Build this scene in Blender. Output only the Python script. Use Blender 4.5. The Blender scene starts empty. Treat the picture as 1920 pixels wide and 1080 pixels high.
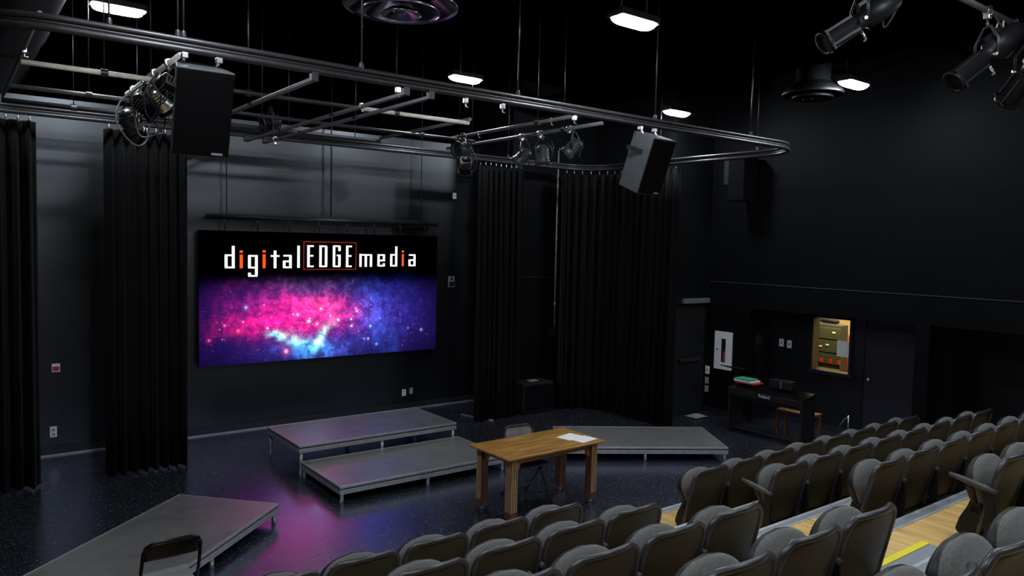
import bpy, math, random
from mathutils import Matrix, Vector
random.seed(7)
PI = math.pi
SC = bpy.context.scene
COL = SC.collection

# ------------------------------------------------------------------ camera, world, exposure
cam_d = bpy.data.cameras.new('camera')
cam_d.sensor_width = 36.0
cam_d.lens = 36.0 * 1405.8 / 1920.0
cam_d.clip_start = 0.05
cam = bpy.data.objects.new('camera', cam_d)
COL.objects.link(cam)
cam.matrix_world = (Matrix.Translation((0, 0, 3.113)) @ Matrix.Rotation(math.radians(-37.2), 4, 'Z')
                    @ Matrix.Rotation(PI / 2 - 0.06002, 4, 'X') @ Matrix.Rotation(0.02246, 4, 'Z'))
SC.camera = cam
world = bpy.data.worlds.new('world')
SC.world = world
world.use_nodes = True
world.node_tree.nodes['Background'].inputs[0].default_value = (0.5, 0.55, 0.7, 1)
world.node_tree.nodes['Background'].inputs[1].default_value = 0.0
SC.view_settings.view_transform = 'Standard'
SC.view_settings.look = 'None'
SC.view_settings.gamma = 1.0
SC.view_settings.use_curve_mapping = False
SC.view_settings.exposure = 0.0
SC.cycles.use_denoising = True
LAMP = 160.0          # radiance of the fluorescent lenses
SCREEN = 1.5        # radiance scale of the LED wall

# ------------------------------------------------------------------ materials
MATS = {}


def mat(name, color, rough=0.6, metal=0.0, spec=0.5, noise=None, bump=None, coat=0.0, sheen=0.0):
    if name in MATS:
        return MATS[name]
    m = bpy.data.materials.new(name)
    m.use_nodes = True
    nt = m.node_tree
    b = nt.nodes['Principled BSDF']
    b.inputs['Base Color'].default_value = (*color, 1)
    b.inputs['Roughness'].default_value = rough
    b.inputs['Metallic'].default_value = metal
    b.inputs['Specular IOR Level'].default_value = spec
    b.inputs['Coat Weight'].default_value = coat
    b.inputs['Sheen Weight'].default_value = sheen
    tc = nt.nodes.new('ShaderNodeTexCoord')
    sc, amt = noise if noise else (14.0, 0.18)
    n = nt.nodes.new('ShaderNodeTexNoise')
    n.inputs['Scale'].default_value = sc
    n.inputs['Detail'].default_value = 5
    nt.links.new(tc.outputs['Object'], n.inputs['Vector'])
    mr = nt.nodes.new('ShaderNodeMapRange')
    mr.inputs[1].default_value = 0.25
    mr.inputs[2].default_value = 0.75
    mr.inputs[3].default_value = 1 - amt
    mr.inputs[4].default_value = 1 + amt
    nt.links.new(n.outputs['Fac'], mr.inputs[0])
    mx = nt.nodes.new('ShaderNodeMix')
    mx.data_type = 'RGBA'
    mx.blend_type = 'MULTIPLY'
    mx.inputs[0].default_value = 1
    mx.inputs[6].default_value = (*color, 1)
    nt.links.new(mr.outputs[0], mx.inputs[7])
    nt.links.new(mx.outputs[2], b.inputs['Base Color'])
    if bump:
        bn = nt.nodes.new('ShaderNodeTexNoise')
        bn.inputs['Scale'].default_value = bump[0]
        bn.inputs['Detail'].default_value = 3
        nt.links.new(tc.outputs['Object'], bn.inputs['Vector'])
        bp = nt.nodes.new('ShaderNodeBump')
        bp.inputs['Strength'].default_value = bump[1]
        bp.inputs['Distance'].default_value = 0.01
        nt.links.new(bn.outputs['Fac'], bp.inputs['Height'])
        nt.links.new(bp.outputs[0], b.inputs['Normal'])
    MATS[name] = m
    return m


def emit(name, color, strength):
    if name in MATS:
        return MATS[name]
    m = bpy.data.materials.new(name)
    m.use_nodes = True
    nt = m.node_tree
    nt.nodes.remove(nt.nodes['Principled BSDF'])
    e = nt.nodes.new('ShaderNodeEmission')
    e.inputs[0].default_value = (*color, 1)
    e.inputs[1].default_value = strength
    nt.links.new(e.outputs[0], nt.nodes['Material Output'].inputs[0])
    MATS[name] = m
    return m


class G:
    """small expression builder for shader nodes"""

    def __init__(self, nt):
        self.nt = nt

    def m(self, op, a, b=None, c=None):
        n = self.nt.nodes.new('ShaderNodeMath')
        n.operation = op
        for i, v in enumerate((a, b, c)):
            if v is None:
                continue
            if isinstance(v, (int, float)):
                n.inputs[i].default_value = v
            else:
                self.nt.links.new(v, n.inputs[i])
        return n.outputs[0]

    def vm(self, op, a, b):
        n = self.nt.nodes.new('ShaderNodeVectorMath')
        n.operation = op
        for i, v in enumerate((a, b)):
            if isinstance(v, (tuple, list)):
                n.inputs[i].default_value = v
            elif isinstance(v, (int, float)):
                n.inputs[3 if op == 'SCALE' else i].default_value = v
            else:
                self.nt.links.new(v, n.inputs[3 if (op == 'SCALE' and i == 1) else i])
        return n.outputs[0]

    def noise(self, vec, scale, detail=4, rough=0.55):
        n = self.nt.nodes.new('ShaderNodeTexNoise')
        n.inputs['Scale'].default_value = scale
        n.inputs['Detail'].default_value = detail
        n.inputs['Roughness'].default_value = rough
        self.nt.links.new(vec, n.inputs['Vector'])
        return n

    def vor(self, vec, scale):
        n = self.nt.nodes.new('ShaderNodeTexVoronoi')
        n.inputs['Scale'].default_value = scale
        self.nt.links.new(vec, n.inputs['Vector'])
        return n

    def smooth(self, x, a, b):
        n = self.nt.nodes.new('ShaderNodeMapRange')
        n.interpolation_type = 'SMOOTHSTEP'
        self.nt.links.new(x, n.inputs[0])
        n.inputs[1].default_value = a
        n.inputs[2].default_value = b
        return n.outputs[0]


def floor_material():
    m = mat('speckled_vinyl', (0.012, 0.014, 0.02), rough=0.3, spec=0.9)
    m.node_tree.nodes['Principled BSDF'].inputs['IOR'].default_value = 3.0
    m.node_tree.nodes['Principled BSDF'].inputs['Specular Tint'].default_value = (0.7, 0.74, 1.0, 1)
    nt = m.node_tree
    g = G(nt)
    b = nt.nodes['Principled BSDF']
    tc = nt.nodes.new('ShaderNodeTexCoord')
    v = g.vor(tc.outputs['Object'], 26)
    fl = g.m('MULTIPLY', g.m('SUBTRACT', 1.0, g.smooth(v.outputs['Distance'], 0.05, 0.32)),
             g.smooth(v.outputs['Color'], 0.45, 0.9))
    n2 = g.noise(tc.outputs['Object'], 42, 3)
    fl = g.m('ADD', fl, g.m('MULTIPLY', g.smooth(n2.outputs['Fac'], 0.5, 0.75), 0.35))
    mx = nt.nodes.new('ShaderNodeMix')
    mx.data_type = 'RGBA'
    nt.links.new(fl, mx.inputs[0])
    mx.inputs[6].default_value = (0.007, 0.008, 0.011, 1)
    mx.inputs[7].default_value = (0.30, 0.32, 0.38, 1)
    nt.links.new(mx.outputs[2], b.inputs['Base Color'])
    n3 = g.noise(tc.outputs['Object'], 1.3, 4)
    r = nt.nodes.new('ShaderNodeMapRange')
    r.inputs[3].default_value = 0.2
    r.inputs[4].default_value = 0.29
    nt.links.new(n3.outputs['Fac'], r.inputs[0])
    nt.links.new(r.outputs[0], b.inputs['Roughness'])
    bp = nt.nodes.new('ShaderNodeBump')
    bp.inputs['Strength'].default_value = 0.16
    bp.inputs['Distance'].default_value = 0.004
    nt.links.new(n2.outputs['Fac'], bp.inputs['Height'])
    nt.links.new(bp.outputs[0], b.inputs['Normal'])
    return m


def wood_material(name, c1, c2, axis, rough=0.4, plank=0.0, scale=1.0):
    m = mat(name, c1, rough=rough)
    nt = m.node_tree
    g = G(nt)
    b = nt.nodes['Principled BSDF']
    tc = nt.nodes.new('ShaderNodeTexCoord')
    st = [9.0, 9.0, 9.0]
    st[axis] = 0.7
    v = g.vm('MULTIPLY', tc.outputs['Object'], tuple(s * scale for s in st))
    n = g.noise(v, 2.2, 8, 0.62)
    n2 = g.noise(v, 7.0, 4)
    f = g.m('ADD', g.m('MULTIPLY', n.outputs['Fac'], 0.75), g.m('MULTIPLY', n2.outputs['Fac'], 0.25))
    f = g.smooth(f, 0.35, 0.66)
    if plank:
        sep = nt.nodes.new('ShaderNodeSeparateXYZ')
        nt.links.new(tc.outputs['Object'], sep.inputs[0])
        cross = sep.outputs[1 - axis]
        cell = g.m('FLOOR', g.m('DIVIDE', cross, plank))
        wn = nt.nodes.new('ShaderNodeTexWhiteNoise')
        wn.noise_dimensions = '1D'
        nt.links.new(cell, wn.inputs['W'])
        f = g.m('ADD', g.m('MULTIPLY', f, 0.6), g.m('MULTIPLY', wn.outputs[0], 0.4))
    mx = nt.nodes.new('ShaderNodeMix')
    mx.data_type = 'RGBA'
    nt.links.new(f, mx.inputs[0])
    mx.inputs[6].default_value = (*c2, 1)
    mx.inputs[7].default_value = (*c1, 1)
    nt.links.new(mx.outputs[2], b.inputs['Base Color'])
    return m


def wall_material(name, color, rough, block=False, spec=0.5):
    m = mat(name, color, rough=rough, spec=spec, noise=(3.0, 0.12))
    nt = m.node_tree
    nt.nodes['Principled BSDF'].inputs['Specular Tint'].default_value = (0.84, 0.9, 1.0, 1)
    g = G(nt)
    b = nt.nodes['Principled BSDF']
    tc = nt.nodes.new('ShaderNodeTexCoord')
    n = g.noise(tc.outputs['Object'], 45, 4)
    h = n.outputs['Fac']
    if block:
        sep = nt.nodes.new('ShaderNodeSeparateXYZ')
        nt.links.new(tc.outputs['Object'], sep.inputs[0])
        fr = g.m('FRACT', g.m('DIVIDE', sep.outputs[2], 0.203))
        j = g.m('MINIMUM', g.smooth(fr, 0.0, 0.05), g.m('SUBTRACT', 1.0, g.smooth(fr, 0.95, 1.0)))
        row = g.m('MULTIPLY', g.m('FLOOR', g.m('DIVIDE', sep.outputs[2], 0.203)), 0.5)
        fy = g.m('FRACT', g.m('ADD', g.m('DIVIDE', sep.outputs[1], 0.406), row))
        j = g.m('MINIMUM', j, g.m('MINIMUM', g.smooth(fy, 0.0, 0.025), g.m('SUBTRACT', 1.0, g.smooth(fy, 0.975, 1.0))))
        h = g.m('ADD', g.m('MULTIPLY', h, 0.5), g.m('MULTIPLY', j, 0.8))
    bp = nt.nodes.new('ShaderNodeBump')
    bp.inputs['Strength'].default_value = 0.12 if block else 0.04
    bp.inputs['Distance'].default_value = 0.01
    nt.links.new(h, bp.inputs['Height'])
    nt.links.new(bp.outputs[0], b.inputs['Normal'])
    return m


def fabric_material(name, c1, c2, scale=260):
    m = mat(name, c1, rough=0.95, spec=0.15, sheen=0.25)
    nt = m.node_tree
    g = G(nt)
    b = nt.nodes['Principled BSDF']
    tc = nt.nodes.new('ShaderNodeTexCoord')
    n = g.noise(tc.outputs['Object'], scale, 3, 0.7)
    n2 = g.noise(tc.outputs['Object'], scale * 0.35, 3, 0.7)
    f = g.smooth(g.m('ADD', g.m('MULTIPLY', n.outputs['Fac'], 0.5), g.m('MULTIPLY', n2.outputs['Fac'], 0.5)), 0.38, 0.62)
    mx = nt.nodes.new('ShaderNodeMix')
    mx.data_type = 'RGBA'
    nt.links.new(f, mx.inputs[0])
    mx.inputs[6].default_value = (*c2, 1)
    mx.inputs[7].default_value = (*c1, 1)
    nt.links.new(mx.outputs[2], b.inputs['Base Color'])
    bp = nt.nodes.new('ShaderNodeBump')
    bp.inputs['Strength'].default_value = 0.25
    bp.inputs['Distance'].default_value = 0.003
    nt.links.new(n.outputs['Fac'], bp.inputs['Height'])
    nt.links.new(bp.outputs[0], b.inputs['Normal'])
    return m


def screen_material(W, H):
    """nebula picture of the LED wall: soft colour clouds, filaments and stars"""
    m = bpy.data.materials.new('led_picture')
    m.use_nodes = True
    nt = m.node_tree
    nt.nodes.remove(nt.nodes['Principled BSDF'])
    g = G(nt)
    tc = nt.nodes.new('ShaderNodeTexCoord')
    sep = nt.nodes.new('ShaderNodeSeparateXYZ')
    nt.links.new(tc.outputs['Object'], sep.inputs[0])
    s0 = g.m('DIVIDE', sep.outputs[0], W)
    t0 = g.m('DIVIDE', sep.outputs[2], H)
    wob = g.noise(tc.outputs['Object'], 1.5, 7, 0.62)
    ws = nt.nodes.new('ShaderNodeSeparateColor')
    nt.links.new(wob.outputs['Color'], ws.inputs[0])
    s = g.m('ADD', s0, g.m('MULTIPLY', g.m('SUBTRACT', ws.outputs[0], 0.5), 0.16))
    t = g.m('ADD', t0, g.m('MULTIPLY', g.m('SUBTRACT', ws.outputs[1], 0.5), 0.26))
    fine = g.noise(tc.outputs['Object'], 5.5, 8, 0.72)
    grain = g.smooth(fine.outputs['Fac'], 0.28, 0.72)

    def blob(cs, ct, rs, rt, rot=0.0, src=None, pw=1.0):
        a, b = (s, t) if src is None else src
        ds = g.m('SUBTRACT', a, cs)
        dt = g.m('SUBTRACT', b, ct)
        if rot:
            c, n = math.cos(rot), math.sin(rot)
            ds, dt = (g.m('ADD', g.m('MULTIPLY', ds, c), g.m('MULTIPLY', dt, n)),
                      g.m('SUBTRACT', g.m('MULTIPLY', dt, c), g.m('MULTIPLY', ds, n)))
        ds = g.m('DIVIDE', ds, rs)
        dt = g.m('DIVIDE', dt, rt)
        r2 = g.m('ADD', g.m('MULTIPLY', ds, ds), g.m('MULTIPLY', dt, dt))
        return g.m('EXPONENT', g.m('MULTIPLY', r2, -pw))

    acc = None

    def add(f, col):
        nonlocal acc
        v = nt.nodes.new('ShaderNodeCombineXYZ')
        for i in range(3):
            v.inputs[i].default_value = col[i]
        o = g.vm('SCALE', v.outputs[0], f)
        acc = o if acc is None else g.vm('ADD', acc, o)

    fade = g.m('SUBTRACT', 1.0, g.smooth(t0, 0.5, 0.72))
    edge = g.m('MULTIPLY', g.smooth(s0, -0.06, 0.14), g.m('SUBTRACT', 1.0, g.smooth(s0, 0.78, 1.0)))
    add(g.m('MULTIPLY', fade, g.m('ADD', 0.45, g.m('MULTIPLY', edge, 0.55))), (0.003, 0.002, 0.022))
    add(g.m('MULTIPLY', blob(0.45, 0.30, 0.42, 0.30), fade), (0.028, 0.005, 0.13))
    mod = g.m('ADD', 0.16, g.m('MULTIPLY', g.m('MULTIPLY', grain, grain), 1.25))
    add(g.m('MULTIPLY', blob(0.40, 0.345, 0.17, 0.12), mod), (1.8, 0.013, 0.21))
    add(g.m('MULTIPLY', blob(0.27, 0.345, 0.12, 0.10), mod), (0.5, 0.006, 0.14))
    add(g.m('MULTIPLY', blob(0.15, 0.28, 0.09, 0.08), mod), (0.4, 0.005, 0.06))
    add(g.m('MULTIPLY', blob(0.47, 0.38, 0.1, 0.08), mod), (1.0, 0.08, 0.22))
    add(g.m('MULTIPLY', blob(0.42, 0.56, 0.16, 0.10), mod), (0.085, 0.045, 0.13))
    add(g.m('MULTIPLY', blob(0.25, 0.47, 0.16, 0.10), mod), (0.16, 0.006, 0.10))
    add(g.m('MULTIPLY', blob(0.62, 0.33, 0.14, 0.16), mod), (0.035, 0.008, 0.11))
    add(g.m('MULTIPLY', blob(0.70, 0.30, 0.07, 0.26, 0.15), mod), (0.002, 0.085, 0.52))
    add(g.m('MULTIPLY', blob(0.76, 0.42, 0.13, 0.2), mod), (0.003, 0.017, 0.19))
    add(g.m('MULTIPLY', blob(0.88, 0.25, 0.16, 0.3), fade), (0.001, 0.002, 0.02))
    add(g.m('MULTIPLY', blob(0.45, 0.07, 0.16, 0.10), mod), (0.03, 0.08, 0.5))
    add(g.m('MULTIPLY', blob(0.30, 0.205, 0.045, 0.022, -0.5), g.m('MULTIPLY', grain, 2.0)), (0.10, 0.75, 0.75))
    add(g.m('MULTIPLY', blob(0.43, 0.095, 0.06, 0.05, 0.3), g.m('MULTIPLY', grain, 2.0)), (0.02, 0.42, 0.7))
    add(g.m('MULTIPLY', blob(0.475, 0.16, 0.022, 0.09, -0.35), g.m('MULTIPLY', grain, 2.0)), (0.28, 0.75, 0.62))
    add(g.m('MULTIPLY', blob(0.38, 0.15, 0.035, 0.05, 0.5), g.m('MULTIPLY', grain, 2.0)), (0.12, 0.38, 0.42))
    add(g.m('MULTIPLY', blob(0.35, 0.20, 0.03, 0.03), mod), (0.55, 0.22, 0.2))
    plain = (s0, t0)
    for cs, ct, r, col in ((0.323, 0.072, 0.014, (1.6, 0.25, 0.5)), (0.414, 0.30, 0.011, (1.5, 0.7, 1.0)),
                           (0.368, 0.355, 0.009, (1.4, 0.5, 0.8)), (0.448, 0.275, 0.009, (1.5, 0.5, 0.8)),
                           (0.505, 0.335, 0.008, (1.4, 0.4, 0.6)), (0.538, 0.30, 0.008, (1.0, 0.8, 1.3)),
                           (0.465, 0.395, 0.008, (1.3, 0.6, 0.8)), (0.615, 0.385, 0.007, (1.2, 0.3, 0.6)),
                           (0.597, 0.245, 0.007, (0.6, 0.8, 1.4)), (0.682, 0.235, 0.007, (0.2, 0.9, 1.4)),
                           (0.25, 0.26, 0.006, (0.7, 0.8, 1.4)), (0.168, 0.425, 0.009, (0.15, 0.4, 1.0)),
                           (0.09, 0.295, 0.007, (1.2, 0.1, 0.3)), (0.14, 0.25, 0.012, (1.1, 0.05, 0.06)),
                           (0.035, 0.19, 0.008, (0.9, 0.05, 0.2)), (0.455, 0.13, 0.014, (1.6, 1.3, 1.2)),
                           (0.925, 0.18, 0.007, (0.3, 0.4, 1.2)), (0.71, 0.08, 0.006, (0.3, 0.5, 1.2)),
                           (0.672, 0.13, 0.006, (0.6, 0.6, 1.1)), (0.86, 0.2, 0.005, (0.2, 0.3, 1.0)),
                           (0.62, 0.365, 0.006, (0.9, 0.7, 1.0)), (0.595, 0.30, 0.006, (0.5, 0.8, 1.3))):
        add(blob(cs, ct, r * 0.42, r * 0.42 * W / H, 0, plain), tuple(c * 1.4 for c in col))
        add(blob(cs, ct, r * 1.1, r * 1.1 * W / H, 0, plain), tuple(c * 0.16 for c in col))
    for sc_, th, st, col in ((7.0, 0.16, 2.0, (1.0, 0.5, 0.95)), (12.0, 0.2, 1.3, (0.6, 0.5, 1.1)), (24.0, 0.3, 0.7, (0.9, 0.35, 0.8))):
        v = g.vor(tc.outputs['Object'], sc_)
        pt = g.m('MULTIPLY', g.m('SUBTRACT', 1.0, g.smooth(v.outputs['Distance'], 0.0, th)), g.smooth(v.outputs['Color'], 0.45, 0.95))
        add(g.m('MULTIPLY', g.m('MULTIPLY', pt, blob(0.47, 0.29, 0.30, 0.2)), st), col)
    mask = g.m('SUBTRACT', 1.0, g.smooth(t0, 0.58, 0.70))
    acc = g.vm('SCALE', acc, mask)
    e = nt.nodes.new('ShaderNodeEmission')
    nt.links.new(acc, e.inputs[0])
    e.inputs[1].default_value = SCREEN
    nt.links.new(e.outputs[0], nt.nodes['Material Output'].inputs[0])
    MATS['led_picture'] = m
    return m


def ior(m, v):
    m.node_tree.nodes['Principled BSDF'].inputs['IOR'].default_value = v
    return m


M = dict(
    wall=wall_material('black_wall_paint', (0.0024, 0.0025, 0.0031), 0.34, spec=1.0),
    block=wall_material('black_block_paint', (0.003, 0.0032, 0.004), 0.55, block=True, spec=0.08),
    ceil=mat('black_ceiling_paint', (0.0009, 0.0009, 0.0012), 0.9, spec=0.0),
    floor=floor_material(),
    black=mat('black_steel', (0.012, 0.012, 0.014), 0.42),
    matte=mat('matte_black', (0.008, 0.008, 0.009), 0.8, spec=0.25),
    curtain=mat('black_velour', (0.0042, 0.0042, 0.0048), 0.95, spec=0.08, sheen=0.02, noise=(30, 0.3)),
    track=mat('grey_track_metal', (0.036, 0.036, 0.041), 0.36, metal=0.5),
    pipe=mat('painted_pipe', (0.14, 0.14, 0.14), 0.5, metal=0.3),
    chrome=mat('bright_clamp_metal', (0.7, 0.7, 0.72), 0.28, metal=1.0),
    alu=mat('aluminium_profile', (0.42, 0.43, 0.44), 0.4, metal=0.65),
    deck=mat('grey_stage_board', (0.135, 0.132, 0.13), 0.33, noise=(5, 0.25), bump=(90, 0.06), spec=1.0),
    slot=mat('dark_slot', (0.01, 0.01, 0.01), 0.7),
    oak=wood_material('oak_top', (0.46, 0.235, 0.05), (0.20, 0.085, 0.016), 0, 0.42),
    oakedge=wood_material('oak_edge', (0.30, 0.145, 0.04), (0.15, 0.06, 0.015), 0, 0.45),
    leg=wood_material('dark_brown_leg', (0.14, 0.05, 0.015), (0.07, 0.024, 0.007), 2, 0.45),
    strip=wood_material('pale_fluting', (0.55, 0.40, 0.22), (0.38, 0.25, 0.12), 2, 0.5),
    maple=wood_material('maple_boards', (0.95, 0.65, 0.25), (0.52, 0.29, 0.075), 1, 0.38, plank=0.075),
    carpet=mat('grey_step_tread', (0.24, 0.26, 0.29), 0.8, noise=(40, 0.15)),
    nosing=mat('pale_metal_nosing', (0.45, 0.48, 0.5), 0.5, metal=0.3),
    yellow=mat('yellow_stripe', (0.85, 0.72, 0.02), 0.55, noise=(20, 0.06)),
    fabric=fabric_material('charcoal_fabric', (0.165, 0.162, 0.155), (0.09, 0.088, 0.085)),
    shell=mat('dark_plastic_shell', (0.022, 0.018, 0.0105), 0.5, noise=(25, 0.15)),
    rim=mat('black_plastic_rim', (0.03, 0.029, 0.036), 0.36, spec=0.7),
    plastic=mat('black_plastic', (0.007, 0.007, 0.008), 0.5, spec=0.35),
    arm=mat('dark_grey_armrest', (0.06, 0.06, 0.065), 0.5),
    paper=mat('white_paper', (0.82, 0.82, 0.82), 0.7, noise=(20, 0.03)),
    white=mat('white_plate_plastic', (0.72, 0.73, 0.74), 0.45, noise=(20, 0.04)),
    greyplate=mat('grey_plate', (0.28, 0.29, 0.3), 0.5),
    red=mat('red_plastic', (0.5, 0.02, 0.02), 0.4),
    speaker=mat('speaker_grille', (0.003, 0.003, 0.004), 0.8, bump=(300, 0.2), spec=0.06),
    cabinet=mat('speaker_cabinet', (0.045, 0.05, 0.056), 0.45, bump=(120, 0.15)),
    duct=mat('dark_duct_metal', (0.007, 0.007, 0.010), 0.42, spec=0.35),
    diffuser=mat('glossy_diffuser', (0.28, 0.28, 0.31), 0.2, metal=1.0),
    fixture=mat('theatre_light_body', (0.005, 0.005, 0.006), 0.45, spec=0.12),
    fin=mat('grey_finned_body', (0.06, 0.063, 0.068), 0.45, metal=0.2),
    lens=mat('glass_lens', (0.02, 0.03, 0.05), 0.08, spec=0.9),
    cable=mat('black_cable', (0.03, 0.03, 0.032), 0.45),
    palecable=mat('grey_cable', (0.35, 0.35, 0.33), 0.5),
    brass=mat('brass_hook', (0.8, 0.6, 0.15), 0.3, metal=1.0),
    cream=mat('cream_wall_paint', (0.75, 0.60, 0.30), 0.8, noise=(2, 0.05)),
    maroon=mat('maroon_cloth', (0.32, 0.045, 0.03), 0.9),
    rack=mat('rack_panel', (0.045, 0.05, 0.022), 0.5),
    orange=wood_material('orange_wood', (0.17, 0.06, 0.008), (0.10, 0.035, 0.006), 0, 0.6),
    teal=mat('teal_cover', (0.05, 0.35, 0.25), 0.5),
    vinyl=mat('grey_vinyl_back', (0.16, 0.16, 0.16), 0.55),
    navy=mat('dark_purple_seat', (0.035, 0.03, 0.05), 0.6),
    glossblack=mat('gloss_black_steel', (0.003, 0.003, 0.004), 0.3, spec=0.2),
    lamp=emit('fluorescent_lens', (0.88, 0.95, 1.0), LAMP),
    txtw=emit('lit_white_pixels', (1, 1, 1), 1.1),
    txto=emit('lit_orange_pixels', (1.0, 0.11, 0.012), 1.0),
    txtr=emit('lit_red_pixels', (0.72, 0.06, 0.03), 1.0),
    bulb=emit('booth_ceiling_panel', (1.0, 0.84, 0.5), 36.0),
)
ior(M['deck'], 2.1)
_g = bpy.data.materials.new('window_glass')
_g.use_nodes = True
_b = _g.node_tree.nodes['Principled BSDF']
_b.inputs['Base Color'].default_value = (1, 1, 1, 1)
_b.inputs['Roughness'].default_value = 0.0
_b.inputs['IOR'].default_value = 1.05
_b.inputs['Transmission Weight'].default_value = 1.0
M['glass'] = _g


# ------------------------------------------------------------------ mesh building
def frame(d, up=(0, 0, 1)):
    """3x3 matrix whose z axis is d"""
    z = Vector(d).normalized()
    u = Vector(up)
    if abs(z.dot(u)) > 0.99:
        u = Vector((0, 1, 0))
    x = u.cross(z).normalized()
    y = z.cross(x)
    return Matrix((x, y, z)).transposed()


class MB:
    def __init__(self):
        self.v, self.f, self.s = [], [], []

    def add(self, vs, fs, smooth=False):
        o = len(self.v)
        self.v += [tuple(p) for p in vs]
        self.f += [tuple(i + o for i in f) for f in fs]
        self.s += [smooth] * len(fs)
        return self

    def box(self, c, size, rot=None):
        c = Vector(c)
        h = Vector(size) / 2
        vs = []
        for x in (-1, 1):
            for y in (-1, 1):
                for z in (-1, 1):
                    p = Vector((x * h.x, y * h.y, z * h.z))
                    vs.append(c + (rot @ p if rot else p))
        return self.add(vs, [(0, 1, 3, 2), (4, 6, 7, 5), (0, 4, 5, 1), (2, 3, 7, 6), (0, 2, 6, 4), (1, 5, 7, 3)])

    def bx(self, x0, x1, y0, y1, z0, z1):
        return self.box(((x0 + x1) / 2, (y0 + y1) / 2, (z0 + z1) / 2), (x1 - x0, y1 - y0, z1 - z0))

    def tube(self, pts, r, n=10, closed=False, caps=True, flat=1.0):
        pts = [Vector(p) for p in pts]
        k = len(pts)
        prev = None
        rings = []
        for i, p in enumerate(pts):
            a = pts[(i - 1) % k] if (closed or i) else p
            b = pts[(i + 1) % k] if (closed or i < k - 1) else p
            t = (b - a).normalized()
            if prev is None:
                fr = frame(t)
                x = Vector(fr.col[0])
            else:
                x = prev - t * prev.dot(t)
                if x.length < 1e-6:
                    x = Vector(frame(t).col[0])
                x.normalize()
            prev = x
            y = t.cross(x)
            rr = r[i] if isinstance(r, (list, tuple)) else r
            rings.append([p + x * (rr * math.cos(2 * PI * j / n)) + y * (rr * flat * math.sin(2 * PI * j / n)) for j in range(n)])
        vs = [q for ring in rings for q in ring]
        fs = []
        m = k if closed else k - 1
        for i in range(m):
            i2 = (i + 1) % k
            for j in range(n):
                j2 = (j + 1) % n
                fs.append((i * n + j, i * n + j2, i2 * n + j2, i2 * n + j))
        self.add(vs, fs, True)
        if caps and not closed:
            o = len(self.v) - len(vs)
            self.f += [tuple(o + j for j in reversed(range(n))), tuple(o + (k - 1) * n + j for j in range(n))]
            self.s += [False, False]
        return self

    def lathe(self, prof, o=(0, 0, 0), d=(0, 0, 1), n=28, smooth=True):
        fr = frame(d)
        o = Vector(o)
        vs, fs = [], []
        for r, h in prof:
            for j in range(n):
                a = 2 * PI * j / n
                vs.append(o + fr @ Vector((r * math.cos(a), r * math.sin(a), h)))
        for i in range(len(prof) - 1):
            for j in range(n):
                j2 = (j + 1) % n
                fs.append((i * n + j, i * n + j2, (i + 1) * n + j2, (i + 1) * n + j))
        self.add(vs, fs, smooth)
        return self

    def prism(self, poly, axis, a, b):
        """polygon in the two remaining axes, extruded along axis from a to b"""
        def pt(p, h):
            q = list(p)
            q.insert(axis, h)
            return q
        n = len(poly)
        vs = [pt(p, a) for p in poly] + [pt(p, b) for p in poly]
        fs = [tuple(range(n)), tuple(reversed(range(n, 2 * n)))]
        fs += [(i, i + n, (i + 1) % n + n, (i + 1) % n) for i in range(n)]
        return self.add(vs, fs)

    def grid(self, fn, nu, nv, smooth=True, closed_u=False):
        vs = [fn(i / (nu if closed_u else nu - 1), j / (nv - 1)) for j in range(nv) for i in range(nu)]
        fs = []
        for j in range(nv - 1):
            for i in range(nu if closed_u else nu - 1):
                i2 = (i + 1) % nu
                fs.append((j * nu + i, j * nu + i2, (j + 1) * nu + i2, (j + 1) * nu + i))
        return self.add(vs, fs, smooth)

    def build(self, name, m, parent=None, bevel=0.0, solid=0.0, sub=0):
        me = bpy.data.meshes.new(name)
        me.from_pydata(self.v, [], self.f)
        me.polygons.foreach_set('use_smooth', self.s)
        import bmesh
        bm = bmesh.new()
        bm.from_mesh(me)
        bmesh.ops.recalc_face_normals(bm, faces=bm.faces)
        bm.to_mesh(me)
        bm.free()
        me.materials.append(m)
        o = bpy.data.objects.new(name, me)
        COL.objects.link(o)
        if parent is not None:
            o.parent = parent
        if solid:
            md = o.modifiers.new('thickness', 'SOLIDIFY')
            md.thickness = solid
            md.offset = 0
        if bevel:
            md = o.modifiers.new('bevel', 'BEVEL')
            md.width = bevel
            md.segments = 2
            md.limit_method = 'ANGLE'
        if sub:
            md = o.modifiers.new('sub', 'SUBSURF')
            md.levels = sub
            md.render_levels = sub
        return o


def tag(o, label, cat, group=None):
    o['label'] = label
    o['category'] = cat
    if group:
        o['group'] = group
    return o


def thing(name, label, cat, loc=(0, 0, 0), rotz=0.0, group=None):
    o = bpy.data.objects.new(name, None)
    COL.objects.link(o)
    o.location = loc
    o.rotation_euler = (0, 0, rotz)
    o.empty_display_size = 0.1
    return tag(o, label, cat, group)


def struct(name, mb, m, **kw):
    o = mb.build(name, m, **kw)
    o['kind'] = 'structure'
    return o


def copy_tree(o, parent=None):
    c = o.copy()
    COL.objects.link(c)
    if parent is not None:
        c.parent = parent
    for ch in list(o.children):
        copy_tree(ch, c)
    return c


def arc(cx, cy, r, a0, a1, n, z):
    return [(cx + r * math.cos(a0 + (a1 - a0) * i / n), cy + r * math.sin(a0 + (a1 - a0) * i / n), z) for i in range(n + 1)]


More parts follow.
